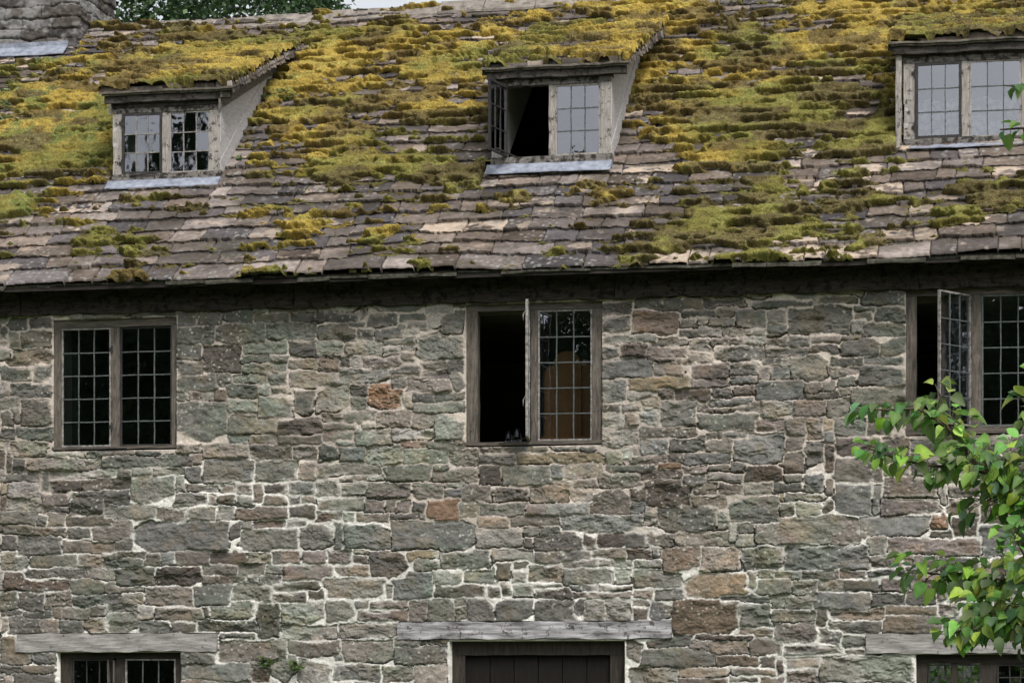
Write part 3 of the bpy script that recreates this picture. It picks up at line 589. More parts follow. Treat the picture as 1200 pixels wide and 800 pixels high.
    br = sstep(.47, .62, fbm(X * 2.4, S * 4.4, 4, seed + 33) + .14 * np.exp(-(((U - 170) / 70) ** 2 + ((V - 45) / 22) ** 2)) + .05 * sstep(640, 720, U) * sstep(880, 800, U))[..., None] * .75
    mc = mc * (1 - br) + brown * br
    stw = (sstep(.6, .85, q3) * .3)[..., None]; mc = mc * (1 - stw) + straw * stw
    low_ = (sstep(.014, .0, mh) * .5)[..., None]; mc = mc * (1 - low_) + dark * low_      # darker where the moss is thin, at the cushion foot
    mc = mc * (.38 + .85 * q2[..., None] + .4 * fbm(X * 24, S * 30, 4, seed + 35, .65)[..., None]) * (.85 + .3 * ib[..., None])
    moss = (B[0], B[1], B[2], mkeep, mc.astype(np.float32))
    return tiles, moss

CHY = ROOF(85, 60)[1]; CHX = P(88, 60, CHY)[0]
# dormers: face plane and outline read off the photograph
def dormer_spec(u0, u1, vsill, vtop, ub, vb, ur, vr, uL, uR, vE):
    yf = ROOF(ub, vb)[1] + .02
    xl, _ = P(u0, vsill, yf); xr, _ = P(u1, vsill, yf); um = (u0 + u1) / 2
    zs = P(um, vsill, yf)[1]; zt = P(um, vtop, yf)[1]
    _, ym, zm = ROOF(ur, vr)
    oL = P(uL, vE, yf - .1)[0]; oR = P(uR, vE, yf - .1)[0]; ze = P((uL + uR) / 2, vE, yf - .1)[1]
    return dict(yf=yf, xl=xl, xr=xr, zs=zs, zt=zt, ym=ym, zm=zm, oL=oL, oR=oR, ze=ze, pitch=math.atan2(zm - ze, ym - (yf - .1)))
DS = [dormer_spec(133, 258, 209, 124, 250, 216, 362, 52, 116, 273, 103),
      dormer_spec(577, 716, 190, 90, 705, 198, 765, 31, 564, 738, 74),
      dormer_spec(1060, 1212, 167, 62, 1060, 174, 1240, 20, 1040, 1226, 44)]
cuts = [(d['xl'] + .02, d['xr'] - .02, d['yf'] + .05, d['ym'] - .12) for d in DS]
RX0, RX1 = WX0 - .1, WX1 + .1
tl, ms = roof_patch(RX0, RX1, EY, EZ, PITCH, SLOPE, .238, .15, 100, cuts)
roof = grid_mesh('roof', *tl[:4], tl[4], M['tile'], house)
moss_parts = [ms]
# deck, double eaves course, rafters
dk = MB()
def roofpt(x, y, off): return (x, y, EZ + (y - EY) * TP - off)
def deck(mb, xa, xb, ya, yb, o0=.05, o1=.085):
    mb.hexa([roofpt(xa, ya, o1), roofpt(xb, ya, o1), roofpt(xb, ya, o0), roofpt(xa, ya, o0), roofpt(xa, yb, o1), roofpt(xb, yb, o1), roofpt(xb, yb, o0), roofpt(xa, yb, o0)], 9, 0)
xcuts = sorted([RX0 + .02, RX1 - .02] + [v for c in cuts for v in (c[0] - .03, c[1] + .03)]); ymin = min(c[2] for c in cuts) - .1
deck(dk, RX0 + .02, RX1 - .02, EY + .03, ymin)
for i in range(len(xcuts) - 1):
    mid = (xcuts[i] + xcuts[i + 1]) / 2; c = [c for c in cuts if c[0] - .05 < mid < c[1] + .05]
    if c: deck(dk, xcuts[i], xcuts[i + 1], ymin, c[0][2] - .03); deck(dk, xcuts[i], xcuts[i + 1], c[0][3], RIDGE_Y)
    else: deck(dk, xcuts[i], xcuts[i + 1], ymin, RIDGE_Y)
dk.hexa([(RX0, RIDGE_Y, 9.09), (RX1, RIDGE_Y, 9.09), (RX1, RIDGE_Y, 9.14), (RX0, RIDGE_Y, 9.14), (RX0, YB + .3, 5.45), (RX1, YB + .3, 5.45), (RX1, YB + .3, 5.5), (RX0, YB + .3, 5.5)], 9, 0)
dk.build('roof_deck', M['dark'], roof)
# under-eaves course of tiles, its butts showing below the first course
ue = MB(); x = RX0; rr = random.Random(5)
while x < RX1:
    wd = rr.uniform(.28, .55); y0 = EY + .01 - rr.uniform(-.035, .03); o = .018 + rr.uniform(-.004, .006); tk = rr.uniform(.018, .03)
    x2 = min(x + wd - .006, RX1)
    ue.hexa([roofpt(x, y0, o + tk), roofpt(x2, y0 - rr.uniform(-.01, .01), o + tk), roofpt(x2, y0, o), roofpt(x, y0, o), roofpt(x, EY + .3, .049), roofpt(x2, EY + .3, .049), roofpt(x2, EY + .3, .02), roofpt(x, EY + .3, .02)], .05, .005)
    x += wd
ue.build('eaves_course', noise_mat('eaves_tile', (34, 36, 28), (92, 90, 80), 22), roof)
x = RX0 + .3
while x < RX1:
    r_ = MB(); r_.hexa([roofpt(x, -.13, .16), roofpt(x + .085, -.13, .16), roofpt(x + .085, -.13, .087), roofpt(x, -.13, .087), roofpt(x, .5, .2), roofpt(x + .085, .5, .2), roofpt(x + .085, .5, .087), roofpt(x, .5, .087)], .08, .003)
    r_.build('rafter', M['dark'], roof); x += .47
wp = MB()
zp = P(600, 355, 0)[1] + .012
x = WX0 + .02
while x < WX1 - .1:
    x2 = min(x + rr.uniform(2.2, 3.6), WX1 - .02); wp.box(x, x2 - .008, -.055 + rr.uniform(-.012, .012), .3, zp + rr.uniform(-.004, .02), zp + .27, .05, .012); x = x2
wp.build('wall_plate', grain_mat('shaded_plate_timber', (30, 28, 25), (74, 68, 60), 'x', c3=(22, 20, 18), patch=.52), house)  # plate timber coloured near-black, so the eaves shade sits in its colour
# ridge slabs
rg = MB(); x = RX0; zr = EZ + (RIDGE_Y - EY) * TP
while x < RX1:
    wd = rr.uniform(.42, .6); x2 = x + wd - .01; dz = rr.uniform(-.01, .012) + .03 * math.sin(x * .8)
    for sgn in (-1, 1):
        y1 = RIDGE_Y + sgn * .19; z1 = zr - .19 * TP + .045 + dz; z0 = zr + .055 + dz
        rg.hexa([(x, y1, z1 - .03), (x2, y1, z1 - .03), (x2, y1, z1), (x, y1, z1), (x, RIDGE_Y, z0 - .035), (x2, RIDGE_Y, z0 - .035), (x2, RIDGE_Y, z0), (x, RIDGE_Y, z0)], .06, .005)
    x += wd
rg.build('ridge_tile', noise_mat('ridge_stone', (104, 98, 92), (158, 150, 142), 11), roof)

# ------------------------------------------------------------------ casements
def came_grid(mb, xa, xb, y, za, zb, nc, nr, wdt=.011, ft=.016, dep=.012):
    for i in range(1, nc):
        x = xa + (xb - xa) * i / nc; mb.box(x - wdt / 2, x + wdt / 2, y - dep / 2, y + dep / 2, za, zb, .12, .0025)
    for j in range(1, nr):
        z = za + (zb - za) * j / nr; mb.box(xa, xb, y - dep * .62, y + dep * .62, z - wdt / 2, z + wdt / 2, .12, .0025)
def casement(parent, xa, xb, y, za, zb, nc, nr, fmat, *, ft=.016, hinge=None, ang=0, rings=False, cmat=None, stay=False, catch=False):
    fr = MB(); cm_ = MB(); gl = MB()
    for (a, b, c, d) in ((xa, xa + ft, za, zb), (xb - ft, xb, za, zb)): fr.box(a, b, y - .013, y + .013, c, d, .1, .0012)
    for (c, d) in ((za, za + ft), (zb - ft, zb)): fr.box(xa + ft, xb - ft, y - .012, y + .012, c, d, .1, .0012)
    came_grid(cm_, xa + ft, xb - ft, y, za + ft, zb - ft, nc, nr)
    # each pane sits a hair out of true in its leads
    W_, H_ = (xb - xa - 2 * ft) / nc, (zb - za - 2 * ft) / nr; rp = random.Random(int(abs(xa) * 1000))
    for i in range(nc):
        for j in range(nr):
            x0 = xa + ft + i * W_; z0 = za + ft + j * H_; tl_ = .0013 if za > 6 else .0010; t1, t2 = rp.uniform(-tl_, tl_), rp.uniform(-tl_, tl_); b = len(gl.v)
            gl.v += [(x0, y - t1 - t2, z0), (x0 + W_, y + t1 - t2, z0), (x0 + W_, y + t1 + t2, z0 + H_), (x0, y - t1 + t2, z0 + H_)]; gl.f.append((b, b + 1, b + 2, b + 3))
    ex = []
    if rings:
        for z in (zb - .17, za + .17 + .14):
            r_ = MB(); r_.ring((xb - .015 if hinge == 'l' else xa + .02, y + .035, z), .028, .0045); r_.tube([(xa + .02, y + .035, z + .028), (xa + .02, y + .012, z + .07)], .005); ex.append((r_, 'catch_ring'))
    if catch:
        r_ = MB(); cx = xa + ft * .5 if catch == 'l' else xb - ft * .5; zc = (za + zb) / 2; r_.box(cx - .012, cx + .012, y - .022, y - .012, zc - .04, zc + .04); r_.tube([(cx, y - .025, zc), (cx, y - .05, zc), (cx, y - .055, zc - .06)], .006); ex.append((r_, 'catch'))
    for b in [fr, cm_, gl] + [e[0] for e in ex]:
        if ang: b.rot(xa if hinge == 'l' else xb, y - .013, ang)
    fr.build('casement', fmat, parent); cm_.build('leading', cmat or M['came'], parent); gl.build('glass', M['glass'], parent)
    for b, n in ex: b.build(n, M['ironpale'], parent)
def hinge(parent, x, y, z):
    h = MB(); h.tube([(x, y - .012, z - .035), (x, y - .012, z + .035)], .009); h.box(x - .03, x, y - .012, y - .004, z - .015, z + .015); h.build('hinge', M['iron'], parent)

def win_frame(name, o, uL, uM0, uM1, uR, vT, vB, Yf=.03, mat=None, dep=.09, sill=True):
    """timber frame: jambs, mullion, head and sill in one frame mesh"""
    x0, x1, z0, z1 = o; xL, _ = P(uL, 400, Yf); xM0, _ = P(uM0, 400, Yf); xM1, _ = P(uM1, 400, Yf); xR, _ = P(uR, 400, Yf)
    um = (uL + uR) / 2; zT = P(um, vT, Yf)[1]; zB = P(um, vB, Yf)[1]
    y0, y1 = Yf, Yf + dep
    root = bpy.data.objects.new(name, None); C.objects.link(root); root.parent = house; root.location = Vector((x0, y0, z0)) - wloc(house)
    fm = M['frame'] if mat is None else mat[0]
    for nm, a_, b_ in (('jamb', x0 - .004, xL), ('jamb', xR, x1 + .004), ('mullion', xM0, xM1)):
        f = MB(); f.box(a_, b_, y0 + (.004 if nm == 'mullion' else 0), y1, zB, zT, .06, .003); f.build(nm, fm, root)
    h = MB(); h.box(x0 - .004, x1 + .004, y0 - .004, y1, zT, z1 + .004, .06, .003); h.build('head', M['frameh'] if mat is None else mat[1], root)
    s = MB(); s.box(x0 - .01, x1 + .01, y0 - .035, y1, z0 + .01, zB, .06, .004); s.build('sill', M['frameh'] if mat is None else mat[1], root)
    return root, xL, xM0, xM1, xR, zB, zT

# first floor windows
w1, a, b, c, d, zb, zt = win_frame('window', O1, 72, 130, 140, 201, 383, 523)
casement(w1, a + .002, b - .002, .045, zb + .004, zt - .004, 3, 5, M['ironpale'], catch=None)
casement(w1, c + .002, d - .002, .06, zb + .004, zt - .004, 3, 5, M['iron'])
hinge(w1, b + .012, .035, zt - .22); hinge(w1, b + .012, .035, zb + .2)
sb = MB(); sb.tube([(a + .22, -.02, zb - .02), (a + .7, -.022, zb - .024)], .006); sb.build('casement_stay', M['iron'], w1)
w2, a, b, c, d, zb, zt = win_frame('window', O2, 560, 622, 630, 694, 363, 517)
casement(w2, c + .002, d - .002, .05, zb + .004, zt - .004, 3, 5, M['ironpale'])
W2 = (a, b, c, d, zb, zt)
wd_ = b - a
casement(w2, b - wd_, b - .004, .03, zb + .004, zt + .03, 3, 5, M['ironpale'], hinge='r', ang=math.radians(99.5), rings=True)
sb = MB(); sb.tube([(b - .02, -.03, zb + .03), (b - .16, -.06, zb - .01), (b - .3, -.02, zb - .02)], .006); sb.build('casement_stay', M['iron'], w2)
w3, a, b, c, d, zb, zt = win_frame('window', O3, 1074, 1139, 1150, 1216, 345, 500)
casement(w3, c + .002, d - .002, .05, zb + .004, zt - .004, 3, 5, M['came'])
casement(w3, a + .01, b - .004, .03, zb + .004, zt - .004, 3, 5, M['ironpale'], hinge='r', ang=math.radians(57))
W3 = (a, b, c, d, zb, zt)
# ground floor windows
dm = (M['darkz'], M['dark'])
w4, a, b, c, d, zb, zt = win_frame('window', O4, 84, 136, 146, 206, 771, 850, .07, dm)
casement(w4, a + .004, b - .03, .09, zb + .004, zt - .004, 3, 2, M['iron'], cmat=M['iron'])
casement(w4, c + .004, d - .004, .09, zb + .004, zt - .004, 3, 2, M['ironpale'])
oc = MB(); oc.box(b - .085, b - .07, .05, .09, zb, zt - .01); oc.box(b - .02, b - .008, .04, .08, zb, zt - .02); oc.build('casement', M['frame'], w4)
w5, a, b, c, d, zb, zt = win_frame('window', O5, 1087, 1150, 1168, 1250, 777, 850, .07, dm)
casement(w5, a + .004, b - .004, .09, zb + .004, zt - .004, 6, 5, M['iron'], cmat=M['iron'])
casement(w5, c + .004, d - .004, .09, zb + .004, zt - .004, 6, 5, M['iron'], cmat=M['iron'])
mu = MB(); xm = (a + b) / 2; mu.box(xm - .035, xm + .03, .08, .14, zb, zt); mu.build('post', M['darkz'], w5)
bw = MB(); bw.box(BACKWIN[0], BACKWIN[1], YB - .35, YB - .28, BACKWIN[3] - .05, BACKWIN[3]); bw.box(BACKWIN[0], BACKWIN[0] + .05, YB - .35, YB - .28, BACKWIN[2], BACKWIN[3] - .05); bw.box(BACKWIN[1] - .05, BACKWIN[1], YB - .35, YB - .28, BACKWIN[2], BACKWIN[3] - .05)
bwo = bw.build('window', M['dark'], house)
# door
dr = MB(); x0, x1, z0, z1 = OD; xi0 = P(545, 780, .1)[0]; xi1 = P(715, 780, .1)[0]; zi = P(630, 767, .1)[1]
df = MB(); df.box(x0 - .003, xi0, .1, .2, .05, zi, .08, .003); df.box(xi1, x1 + .003, .1, .2, .05, zi, .08, .003); df.box(x0 - .003, x1 + .003, .096, .2, zi, z1 + .004, .08, .003)
n = 6
for i in range(n):
    xa = xi0 + (xi1 - xi0) * i / n; xb = xi0 + (xi1 - xi0) * (i + 1) / n; dr.box(xa + .004, xb - .004, .15 + .004 * (i % 2), .19, .07, zi - .005, .1, .002)
door = dr.build('door', M['door'], house); df.build('door_frame', M['darkz'], door)
dh = MB(); dh.ring((xi1 - .16, .135, 1.05), .045, .007); dh.build('handle', M['iron'], door)
stp = MB(); stp.box(x0 - .15, x1 + .15, -.35, .3, .0, .07, .1, .006); stp.build('doorstep', M['ends'], house)
# lintels
for L_, mt in ((L4, 'lintel2'), (LD, 'lintel'), (L5, 'lintel2')):
    m = MB(); m.box(L_[0], L_[1], -.03, .25, L_[2], L_[3], .035, .009); m.build('lintel', M[mt], house)

# ------------------------------------------------------------------ dormers
def sheared(mb, pts, d): mb.prism(pts, d)
for k, D_ in enumerate(DS):
    yf, xl, xr, zs, zt, ym, zm, ze, dp = [D_[q] for q in ('yf', 'xl', 'xr', 'zs', 'zt', 'ym', 'zm', 'ze', 'pitch')]
    def zd(y, off=0): return ze + (y - (yf - .1)) * math.tan(dp) - off
    px = [(143, 190, 198, 246), (592, 643, 650, 704), (1072, 1127, 1136, 1197)][k]
    X4 = [P(u, 150, yf)[0] for u in px]; vh, vs = [(131, 203), (99, 183), (71, 161)][k]
    um = (px[0] + px[3]) / 2; zh = P(um, vh, yf)[1]; zl = P(um, vs, yf)[1]
    dm_ = bpy.data.objects.new('dormer', None); C.objects.link(dm_); dm_.parent = house; dm_.location = Vector((xl, yf, zs)) - wloc(house)
    for nm, a_, b_ in (('jamb', xl, X4[0]), ('jamb', X4[3], xr), ('mullion', X4[1], X4[2])):
        f = MB(); f.box(a_, b_, yf + (.004 if nm == 'mullion' else 0), yf + .08, zl - .002, zh, .05, .003); f.build(nm, M['paint'], dm_)
    ztop = zd(yf, .06)
    h = MB(); h.box(xl - .003, xr + .003, yf - .006, yf + .08, zh, zh + .055, .05, .004); h.build('head', M['painth'], dm_)
    h = MB(); h.box(xl - .02, xr + .02, yf - .02, yf + .08, zh + .055, ztop - .012, .05, .005); h.box(D_['oL'] + .05, D_['oR'] - .04, yf - .075, yf - .022, zd(yf - .075, .135), zd(yf - .075, .06), .06, .006); h.build('fascia', grain_mat('shaded_fascia_board', (36, 34, 31), (88, 83, 78), 'x', c3=(40, 37, 34), patch=.5), dm_)  # fascia timber darkened in colour for the shade under the dormer eaves
    s = MB(); s.box(xl - .012, xr + .012, yf - .03, yf + .08, zs - .01, zl, .04, .005); s.build('sill', M['painth'], dm_)
    # cheeks
    for sx, xx in ((-1, xl), (1, xr - .035)):
        q = MB(); yb_ = ym + .1
        nseg = 22; z0f = EZ + (yf - EY) * TP - .1
        top = [(yf + .002 + (yb_ - yf) * i / nseg) for i in range(nseg + 1)]
        for i in range(nseg):
            ya_, yb2 = top[i], top[i + 1]; c0 = EZ + (ya_ - EY) * TP - .1; c1 = EZ + (yb2 - EY) * TP - .1
            t0, t1 = max(zd(ya_, .05), c0 + .01), max(zd(yb2, .05), c1 + .01)
            for lo_, hi_, pr in ((0, .17, .0), (.17, .34, .007), (.34, .52, .001), (.52, 3, .008)):
                a0, a1 = min(c0 + lo_, t0), min(c1 + lo_, t1); b0, b1 = min(c0 + hi_ - .006, t0), min(c1 + hi_ - .006, t1)
                if b0 - a0 < .004 and b1 - a1 < .004: continue
                xa_, xb_ = (xx, xx + .035 + pr) if sx > 0 else (xx - pr, xx + .035)
                q.hexa([(xa_, ya_, a0), (xb_, ya_, a0), (xb_, ya_, b0), (xa_, ya_, b0), (xa_, yb2, a1), (xb_, yb2, a1), (xb_, yb2, b1), (xa_, yb2, b1)], .15, 0)
        q.build('cheek', M['cheek'], dm_)
        # inner lining
        q = MB(); xi = xx + .04 if sx < 0 else xx - .012
        q.prism([(xi, yf + .085, zl - .25), (xi, yf + .085, zt + .0), (xi, ym, zd(ym, .09)), (xi, ym - .1, zd(ym, .25))], (.008, 0, 0)); q.build('lining', M['plaster'], dm_)
        # barge board under the verge
        q = MB(); bx = xr + .002 if sx > 0 else xl - .024
        wb = .2 if k == 0 else .05
        q.hexa([(bx, yf - .07, zd(yf - .07, .05 + wb)), (bx + .022, yf - .07, zd(yf - .07, .05 + wb)), (bx + .022, yf - .07, zd(yf - .07, .045)), (bx, yf - .07, zd(yf - .07, .045)),
                (bx, ym - .3, zd(ym - .3, .05 + wb * .7)), (bx + .022, ym - .3, zd(ym - .3, .05 + wb * .7)), (bx + .022, ym - .3, zd(ym - .3, .045)), (bx, ym - .3, zd(ym - .3, .045))], .1, .004)
        if k == 0 and sx > 0:
            q.hexa([(bx + .023, yf - .08, zd(yf - .08, .05 + .075)), (bx + .045, yf - .08, zd(yf - .08, .05 + .075)), (bx + .045, yf - .08, zd(yf - .08, .045)), (bx + .023, yf - .08, zd(yf - .08, .045)),
                    (bx + .023, ym - .5, zd(ym - .5, .11)), (bx + .045, ym - .5, zd(ym - .5, .11)), (bx + .045, ym - .5, zd(ym - .5, .045)), (bx + .023, ym - .5, zd(ym - .5, .045))], .1, .004)
        q.build('barge_board', M['barge'], dm_)
    if k == 2:   # the pale corner board on its left
        q = MB(); q.box(xl - .085, xl - .028, yf - .03, yf + .05, zs - .02, ztop, .05, .005); q.build('corner_board', M['paint'], dm_)
    q = MB(); q.hexa([(xl + .05, yf + .09, zd(yf + .09, .1)), (xr - .05, yf + .09, zd(yf + .09, .1)), (xr - .05, yf + .09, zd(yf + .09, .085)), (xl + .05, yf + .09, zd(yf + .09, .085)),
            (xl + .05, ym - .1, zd(ym - .1, .1)), (xr - .05, ym - .1, zd(ym - .1, .1)), (xr - .05, ym - .1, zd(ym - .1, .085)), (xl + .05, ym - .1, zd(ym - .1, .085))], 9, 0); q.build('lining', M['plaster'], dm_)  # plaster ceiling added to bounce light onto the cheek lining
    # roof of the dormer
    ln = (ym - (yf - .1)) / math.cos(dp) + .12
    ragged = lambda X, Y, D_=D_, k=k: (X < D_['oL'] + .03 * fbm(X * 0 + 3.1, Y * 9, 2, 51 + k)) | (X > D_['oR'] - .05 * fbm(X * 0 + 1.7, Y * 9, 2, 57 + k))
    tl, ms = roof_patch(D_['oL'], D_['oR'], yf - .1, ze, dp, ln, .2, .17, 200 + k * 31, (), .008, dm_, .075)
    dr_ = grid_mesh('dormer_roof', *tl[:4], tl[4], M['tile'], dm_)
    moss_parts.append(ms)
    q = MB()
    def zz(y, o): return zd(y, o)
    for (o1, o2, ins, fy) in ((.012, .03, .0, -.12), (.032, .055, .03, -.1)):
        q.hexa([(D_['oL'] + ins, yf + fy, zz(yf + fy, o2)), (D_['oR'] - ins, yf + fy, zz(yf + fy, o2)), (D_['oR'] - ins, yf + fy, zz(yf + fy, o1)), (D_['oL'] + ins, yf + fy, zz(yf + fy, o1)),
                (D_['oL'] + ins, ym + .1, zz(ym + .1, o2)), (D_['oR'] - ins, ym + .1, zz(ym + .1, o2)), (D_['oR'] - ins, ym + .1, zz(ym + .1, o1)), (D_['oL'] + ins, ym + .1, zz(ym + .1, o1))], .05, .006)
    q.build('roof_slab', noise_mat('slab_edge', (62, 58, 50), (124, 118, 108), 14), dm_)
    # lead apron
    q = MB(); xa, xb = xl - (.05 if k < 2 else -.06), xr + .015; o = .055
    z1_ = zs - .008; y1_ = yf - .032; ye = yf - .14; ze_ = EZ + (ye - EY) * TP + o + .012
    q.hexa([(xa, ye, ze_ - .004), (xb, ye, ze_ - .004), (xb, ye, ze_ + .006), (xa, ye, ze_ + .006), (xa, y1_, z1_ - .02), (xb, y1_, z1_ - .02), (xb, y1_, z1_ - .004), (xa, y1_, z1_ - .004)], .06, .004)
    q.hexa([(xa, y1_, z1_ - .08), (xb, y1_, z1_ - .08), (xb, y1_, z1_), (xa, y1_, z1_), (xa, y1_ + .06, z1_ - .08), (xb, y1_ + .06, z1_ - .08), (xb, y1_ + .06, z1_), (xa, y1_ + .06, z1_)], .06, .003)
    q.build('flashing', M['lead'], dm_)
    # casements
    if k == 0:
        casement(dm_, X4[0] + .004, X4[1], yf - .002, zl + .002, zh - .004, 3, 3, M['iron'], ft=.024, cmat=M['ironpale'])
        casement(dm_, X4[2] + .002, X4[3] - .002, yf + .02, zl + .002, zh - .002, 3, 3, M['paint'], ft=.016, cmat=M['ironpale'])
        hinge(dm_, X4[0], yf, zh - .1); hinge(dm_, X4[0], yf, zl + .12)
        q = MB(); q.tube([(X4[0] + .1, yf - .045, zl - .02), (X4[0] + .37, yf - .05, zl - .005), (X4[0] + .375, yf - .045, zl - .05)], .008); q.build('casement_stay', M['iron'], dm_)
    if k == 1:
        casement(dm_, X4[0] + .004, X4[1], yf - .002, zl + .002, zh - .004, 3, 3, M['iron'], ft=.024, cmat=M['iron'], hinge='l', ang=-math.radians(101))
        casement(dm_, X4[2] + .002, X4[3] - .002, yf + .02, zl + .002, zh - .002, 3, 3, M['paint'], ft=.02)
        q = MB(); q.tube([(X4[0] - .06, yf - .3, zl + .06), (X4[0] + .12, yf - .02, zl - .0)], .008); q.build('casement_stay', M['iron'], dm_)
    if k == 2:
        casement(dm_, X4[0] + .004, X4[1], yf - .002, zl + .002, zh - .004, 3, 3, M['iron'], ft=.028)
        casement(dm_, X4[2] + .002, X4[3] - .002, yf + .02, zl + .002, zh - .002, 3, 3, M['paint'], ft=.016)
        hinge(dm_, X4[0], yf, zh - .1); hinge(dm_, X4[0], yf, zl + .12)

# moss: one growth over all the slopes
def join_grids(name, parts, mat):
    cos, qs, cols, off = [], [], [], 0
    for (X, Y, Z, keep, col) in parts:
        ny, nx = X.shape; idx = np.arange(ny * nx).reshape(ny, nx)
        q = np.stack([idx[:-1, :-1], idx[:-1, 1:], idx[1:, 1:], idx[1:, :-1]], -1)[keep]
        used = np.zeros(ny * nx, bool); used[q.ravel()] = True; remap = np.cumsum(used) - 1
        qs.append(remap[q] + off); cos.append(np.stack([X.ravel()[used], Y.ravel()[used], Z.ravel()[used]], -1)); cols.append(col.reshape(-1, 3)[used]); off += used.sum()
    co = np.concatenate(cos); q = np.concatenate(qs); col = np.concatenate(cols)
    me = bpy.data.meshes.new(name); me.vertices.add(len(co)); me.vertices.foreach_set('co', co.astype(np.float32).ravel())
    nf = len(q); me.loops.add(nf * 4); me.loops.foreach_set('vertex_index', q.astype(np.int32).ravel()); me.polygons.add(nf)
    me.polygons.foreach_set('loop_start', np.arange(0, nf * 4, 4, dtype=np.int32)); me.polygons.foreach_set('loop_total', np.full(nf, 4, np.int32)); me.polygons.foreach_set('use_smooth', np.ones(nf, bool))
    me.update(calc_edges=True); at = me.color_attributes.new('Col', 'FLOAT_COLOR', 'POINT'); cc = np.ones((len(co), 4), np.float32); cc[:, :3] = col; at.data.foreach_set('color', cc.ravel())
    return link(me, name, None, mat)
tag(join_grids('moss', moss_parts, M['moss']), 'golden and olive green moss cushions growing over the stone roof tiles', None, kind='stuff')

# ------------------------------------------------------------------ chimney
def chimney():
    ycf, ycb = ROOF(85, 60)[1], RIDGE_Y + .75; xr = P(88, 60, ycf)[0]; xl = xr - 1.7; zb = EZ + (ycf - EY) * TP - .4; zt = 10.9
    xs = np.arange(0, (xr - xl) + (ycb - ycf) * 2 + (xr - xl), .012); zs_ = np.arange(zb, zt, .012); Pm, Z = np.meshgrid(xs, zs_)
    Wd, Dp = xr - xl, ycb - ycf
    pw = Pm + (fbm(Pm * 6, Z * 6, 3, 71) - .5) * .09; zw = Z + (fbm(Pm * 5, Z * 5, 3, 72) - .5) * .09
    H_ = .125; rr2 = np.floor(zw / H_); rh = np.random.RandomState(6).rand(512, 64)
    ri = rr2.astype(int) % 512; wst = .24 + .22 * rh[ri, 0]; qx = pw / wst + rh[ri, 1] * 9; ci = np.floor(qx); fx = qx - ci
    idn = rh[ri, (ci.astype(int) * 7 + 3) % 61]; fz = zw / H_ - rr2
    d = np.minimum(np.minimum(fx, 1 - fx) * wst, np.minimum(fz, 1 - fz) * H_) + (fbm(Pm * 40, Z * 40, 3, 78) - .5) * .012
    e = sstep(.0, .012, d); tex = fbm(Pm * 12, Z * 18, 5, 74)
    h = e * (.012 + .03 * idn) + (tex - .5) * .035 + (fbm(Pm * 35, Z * 45, 3, 79) - .5) * .012
    lnr = np.where(Pm < Wd, 0, np.where(Pm < Wd + Dp, 1, np.where(Pm < 2 * Wd + Dp, 2, 3)))
    X = np.where(lnr == 0, xl + Pm, np.where(lnr == 1, xr + h, np.where(lnr == 2, xr - (Pm - Wd - Dp), xl - h)))
    Y = np.where(lnr == 0, ycf - h, np.where(lnr == 1, ycf + (Pm - Wd), np.where(lnr == 2, ycb + h, ycb - (Pm - 2 * Wd - Dp))))
    n1 = fbm(Pm * 5, Z * 6, 4, 75)[..., None]; n2 = fbm(Pm * 30, Z * 30, 3, 76)[..., None]
    pal = np.array([lin(c) for c in ((98, 96, 96), (76, 73, 72), (122, 120, 120), (88, 83, 79))]); col = pal[(idn * 3.99).astype(int)] * 1.1 * (.1 + .7 * n1 + 1.1 * n2)
    pale = (sstep(.48, .62, fbm(Pm * 5, Z * 7, 5, 77)))[..., None] * .6; col = col * (1 - pale) + lin((158, 156, 156)) * pale
    col = col * (.7 + .3 * e[..., None])
    o = grid_mesh('chimney', X, Y, Z, np.ones((X.shape[0] - 1, X.shape[1] - 1), bool), col.astype(np.float32), M['stone'], house)
    c = MB(); c.box(xl - .05, xr + .05, ycf - .05, ycb + .05, zt - .06, zt + .1, .08, .01); c.build('chimney_cap', M['ends'], o)
    q = MB(); y0 = ycf - .035; z0 = EZ + (y0 - EY) * TP; xa = xl - .1; xb = P(80, 60, y0)[0]
    q.box(xa, xb, y0 - .012, y0, z0 + .02, z0 + .14, .08, .004)
    q.hexa([(xa, y0 - .16, z0 - .16 * TP + .08), (xb, y0 - .16, z0 - .16 * TP + .08), (xb, y0 - .16, z0 - .16 * TP + .09), (xa, y0 - .16, z0 - .16 * TP + .09), (xa, y0 - .012, z0 + .08), (xb, y0 - .012, z0 + .08), (xb, y0 - .012, z0 + .09), (xa, y0 - .012, z0 + .09)], .08, .005)
    q.build('flashing', M['lead'], o)
chimney()

# ------------------------------------------------------------------ things seen through the windows
a, b, c, d, zb, zt = W2
Ym = .75
def arch(u0, u1, vt, vb, Y, dep):
    x0, _ = P(u0, vb, Y); x1, z0 = P(u1, vb, Y); zt_ = P((u0 + u1) / 2, vt, Y)[1]; r = (x1 - x0) / 2
    pts = [(x0, Y, z0), (x1, Y, z0)] + [((x0 + x1) / 2 + r * math.cos(t), Y, zt_ - r + r * math.sin(t)) for t in [math.pi * i / 14 for i in range(15)]]
    q = MB(); q.prism(pts, (0, dep, 0)); return q
mr = bpy.data.objects.new('dressing_mirror', None); C.objects.link(mr); mr.location = (P(664, 515, Ym)[0], Ym, 2.72)
tag(mr, 'brown wooden back of an arched triple mirror behind the centre window panes', 'mirror')
arch(648, 681, 411, 520, Ym, .03).build('centre_panel', M['brownwood'], mr)
arch(638, 658, 428, 520, Ym + .035, .03).build('side_panel', M['brownwood'], mr)
arch(674, 694, 424, 520, Ym + .035, .03).build('side_panel', M['brownwood'], mr)
tbl = bpy.data.objects.new('dressing_table', None); C.objects.link(tbl); tbl.location = (mr.location.x, .8, 2.72)
tag(tbl, 'wooden dressing table under the arched mirror inside the centre window', 'table')
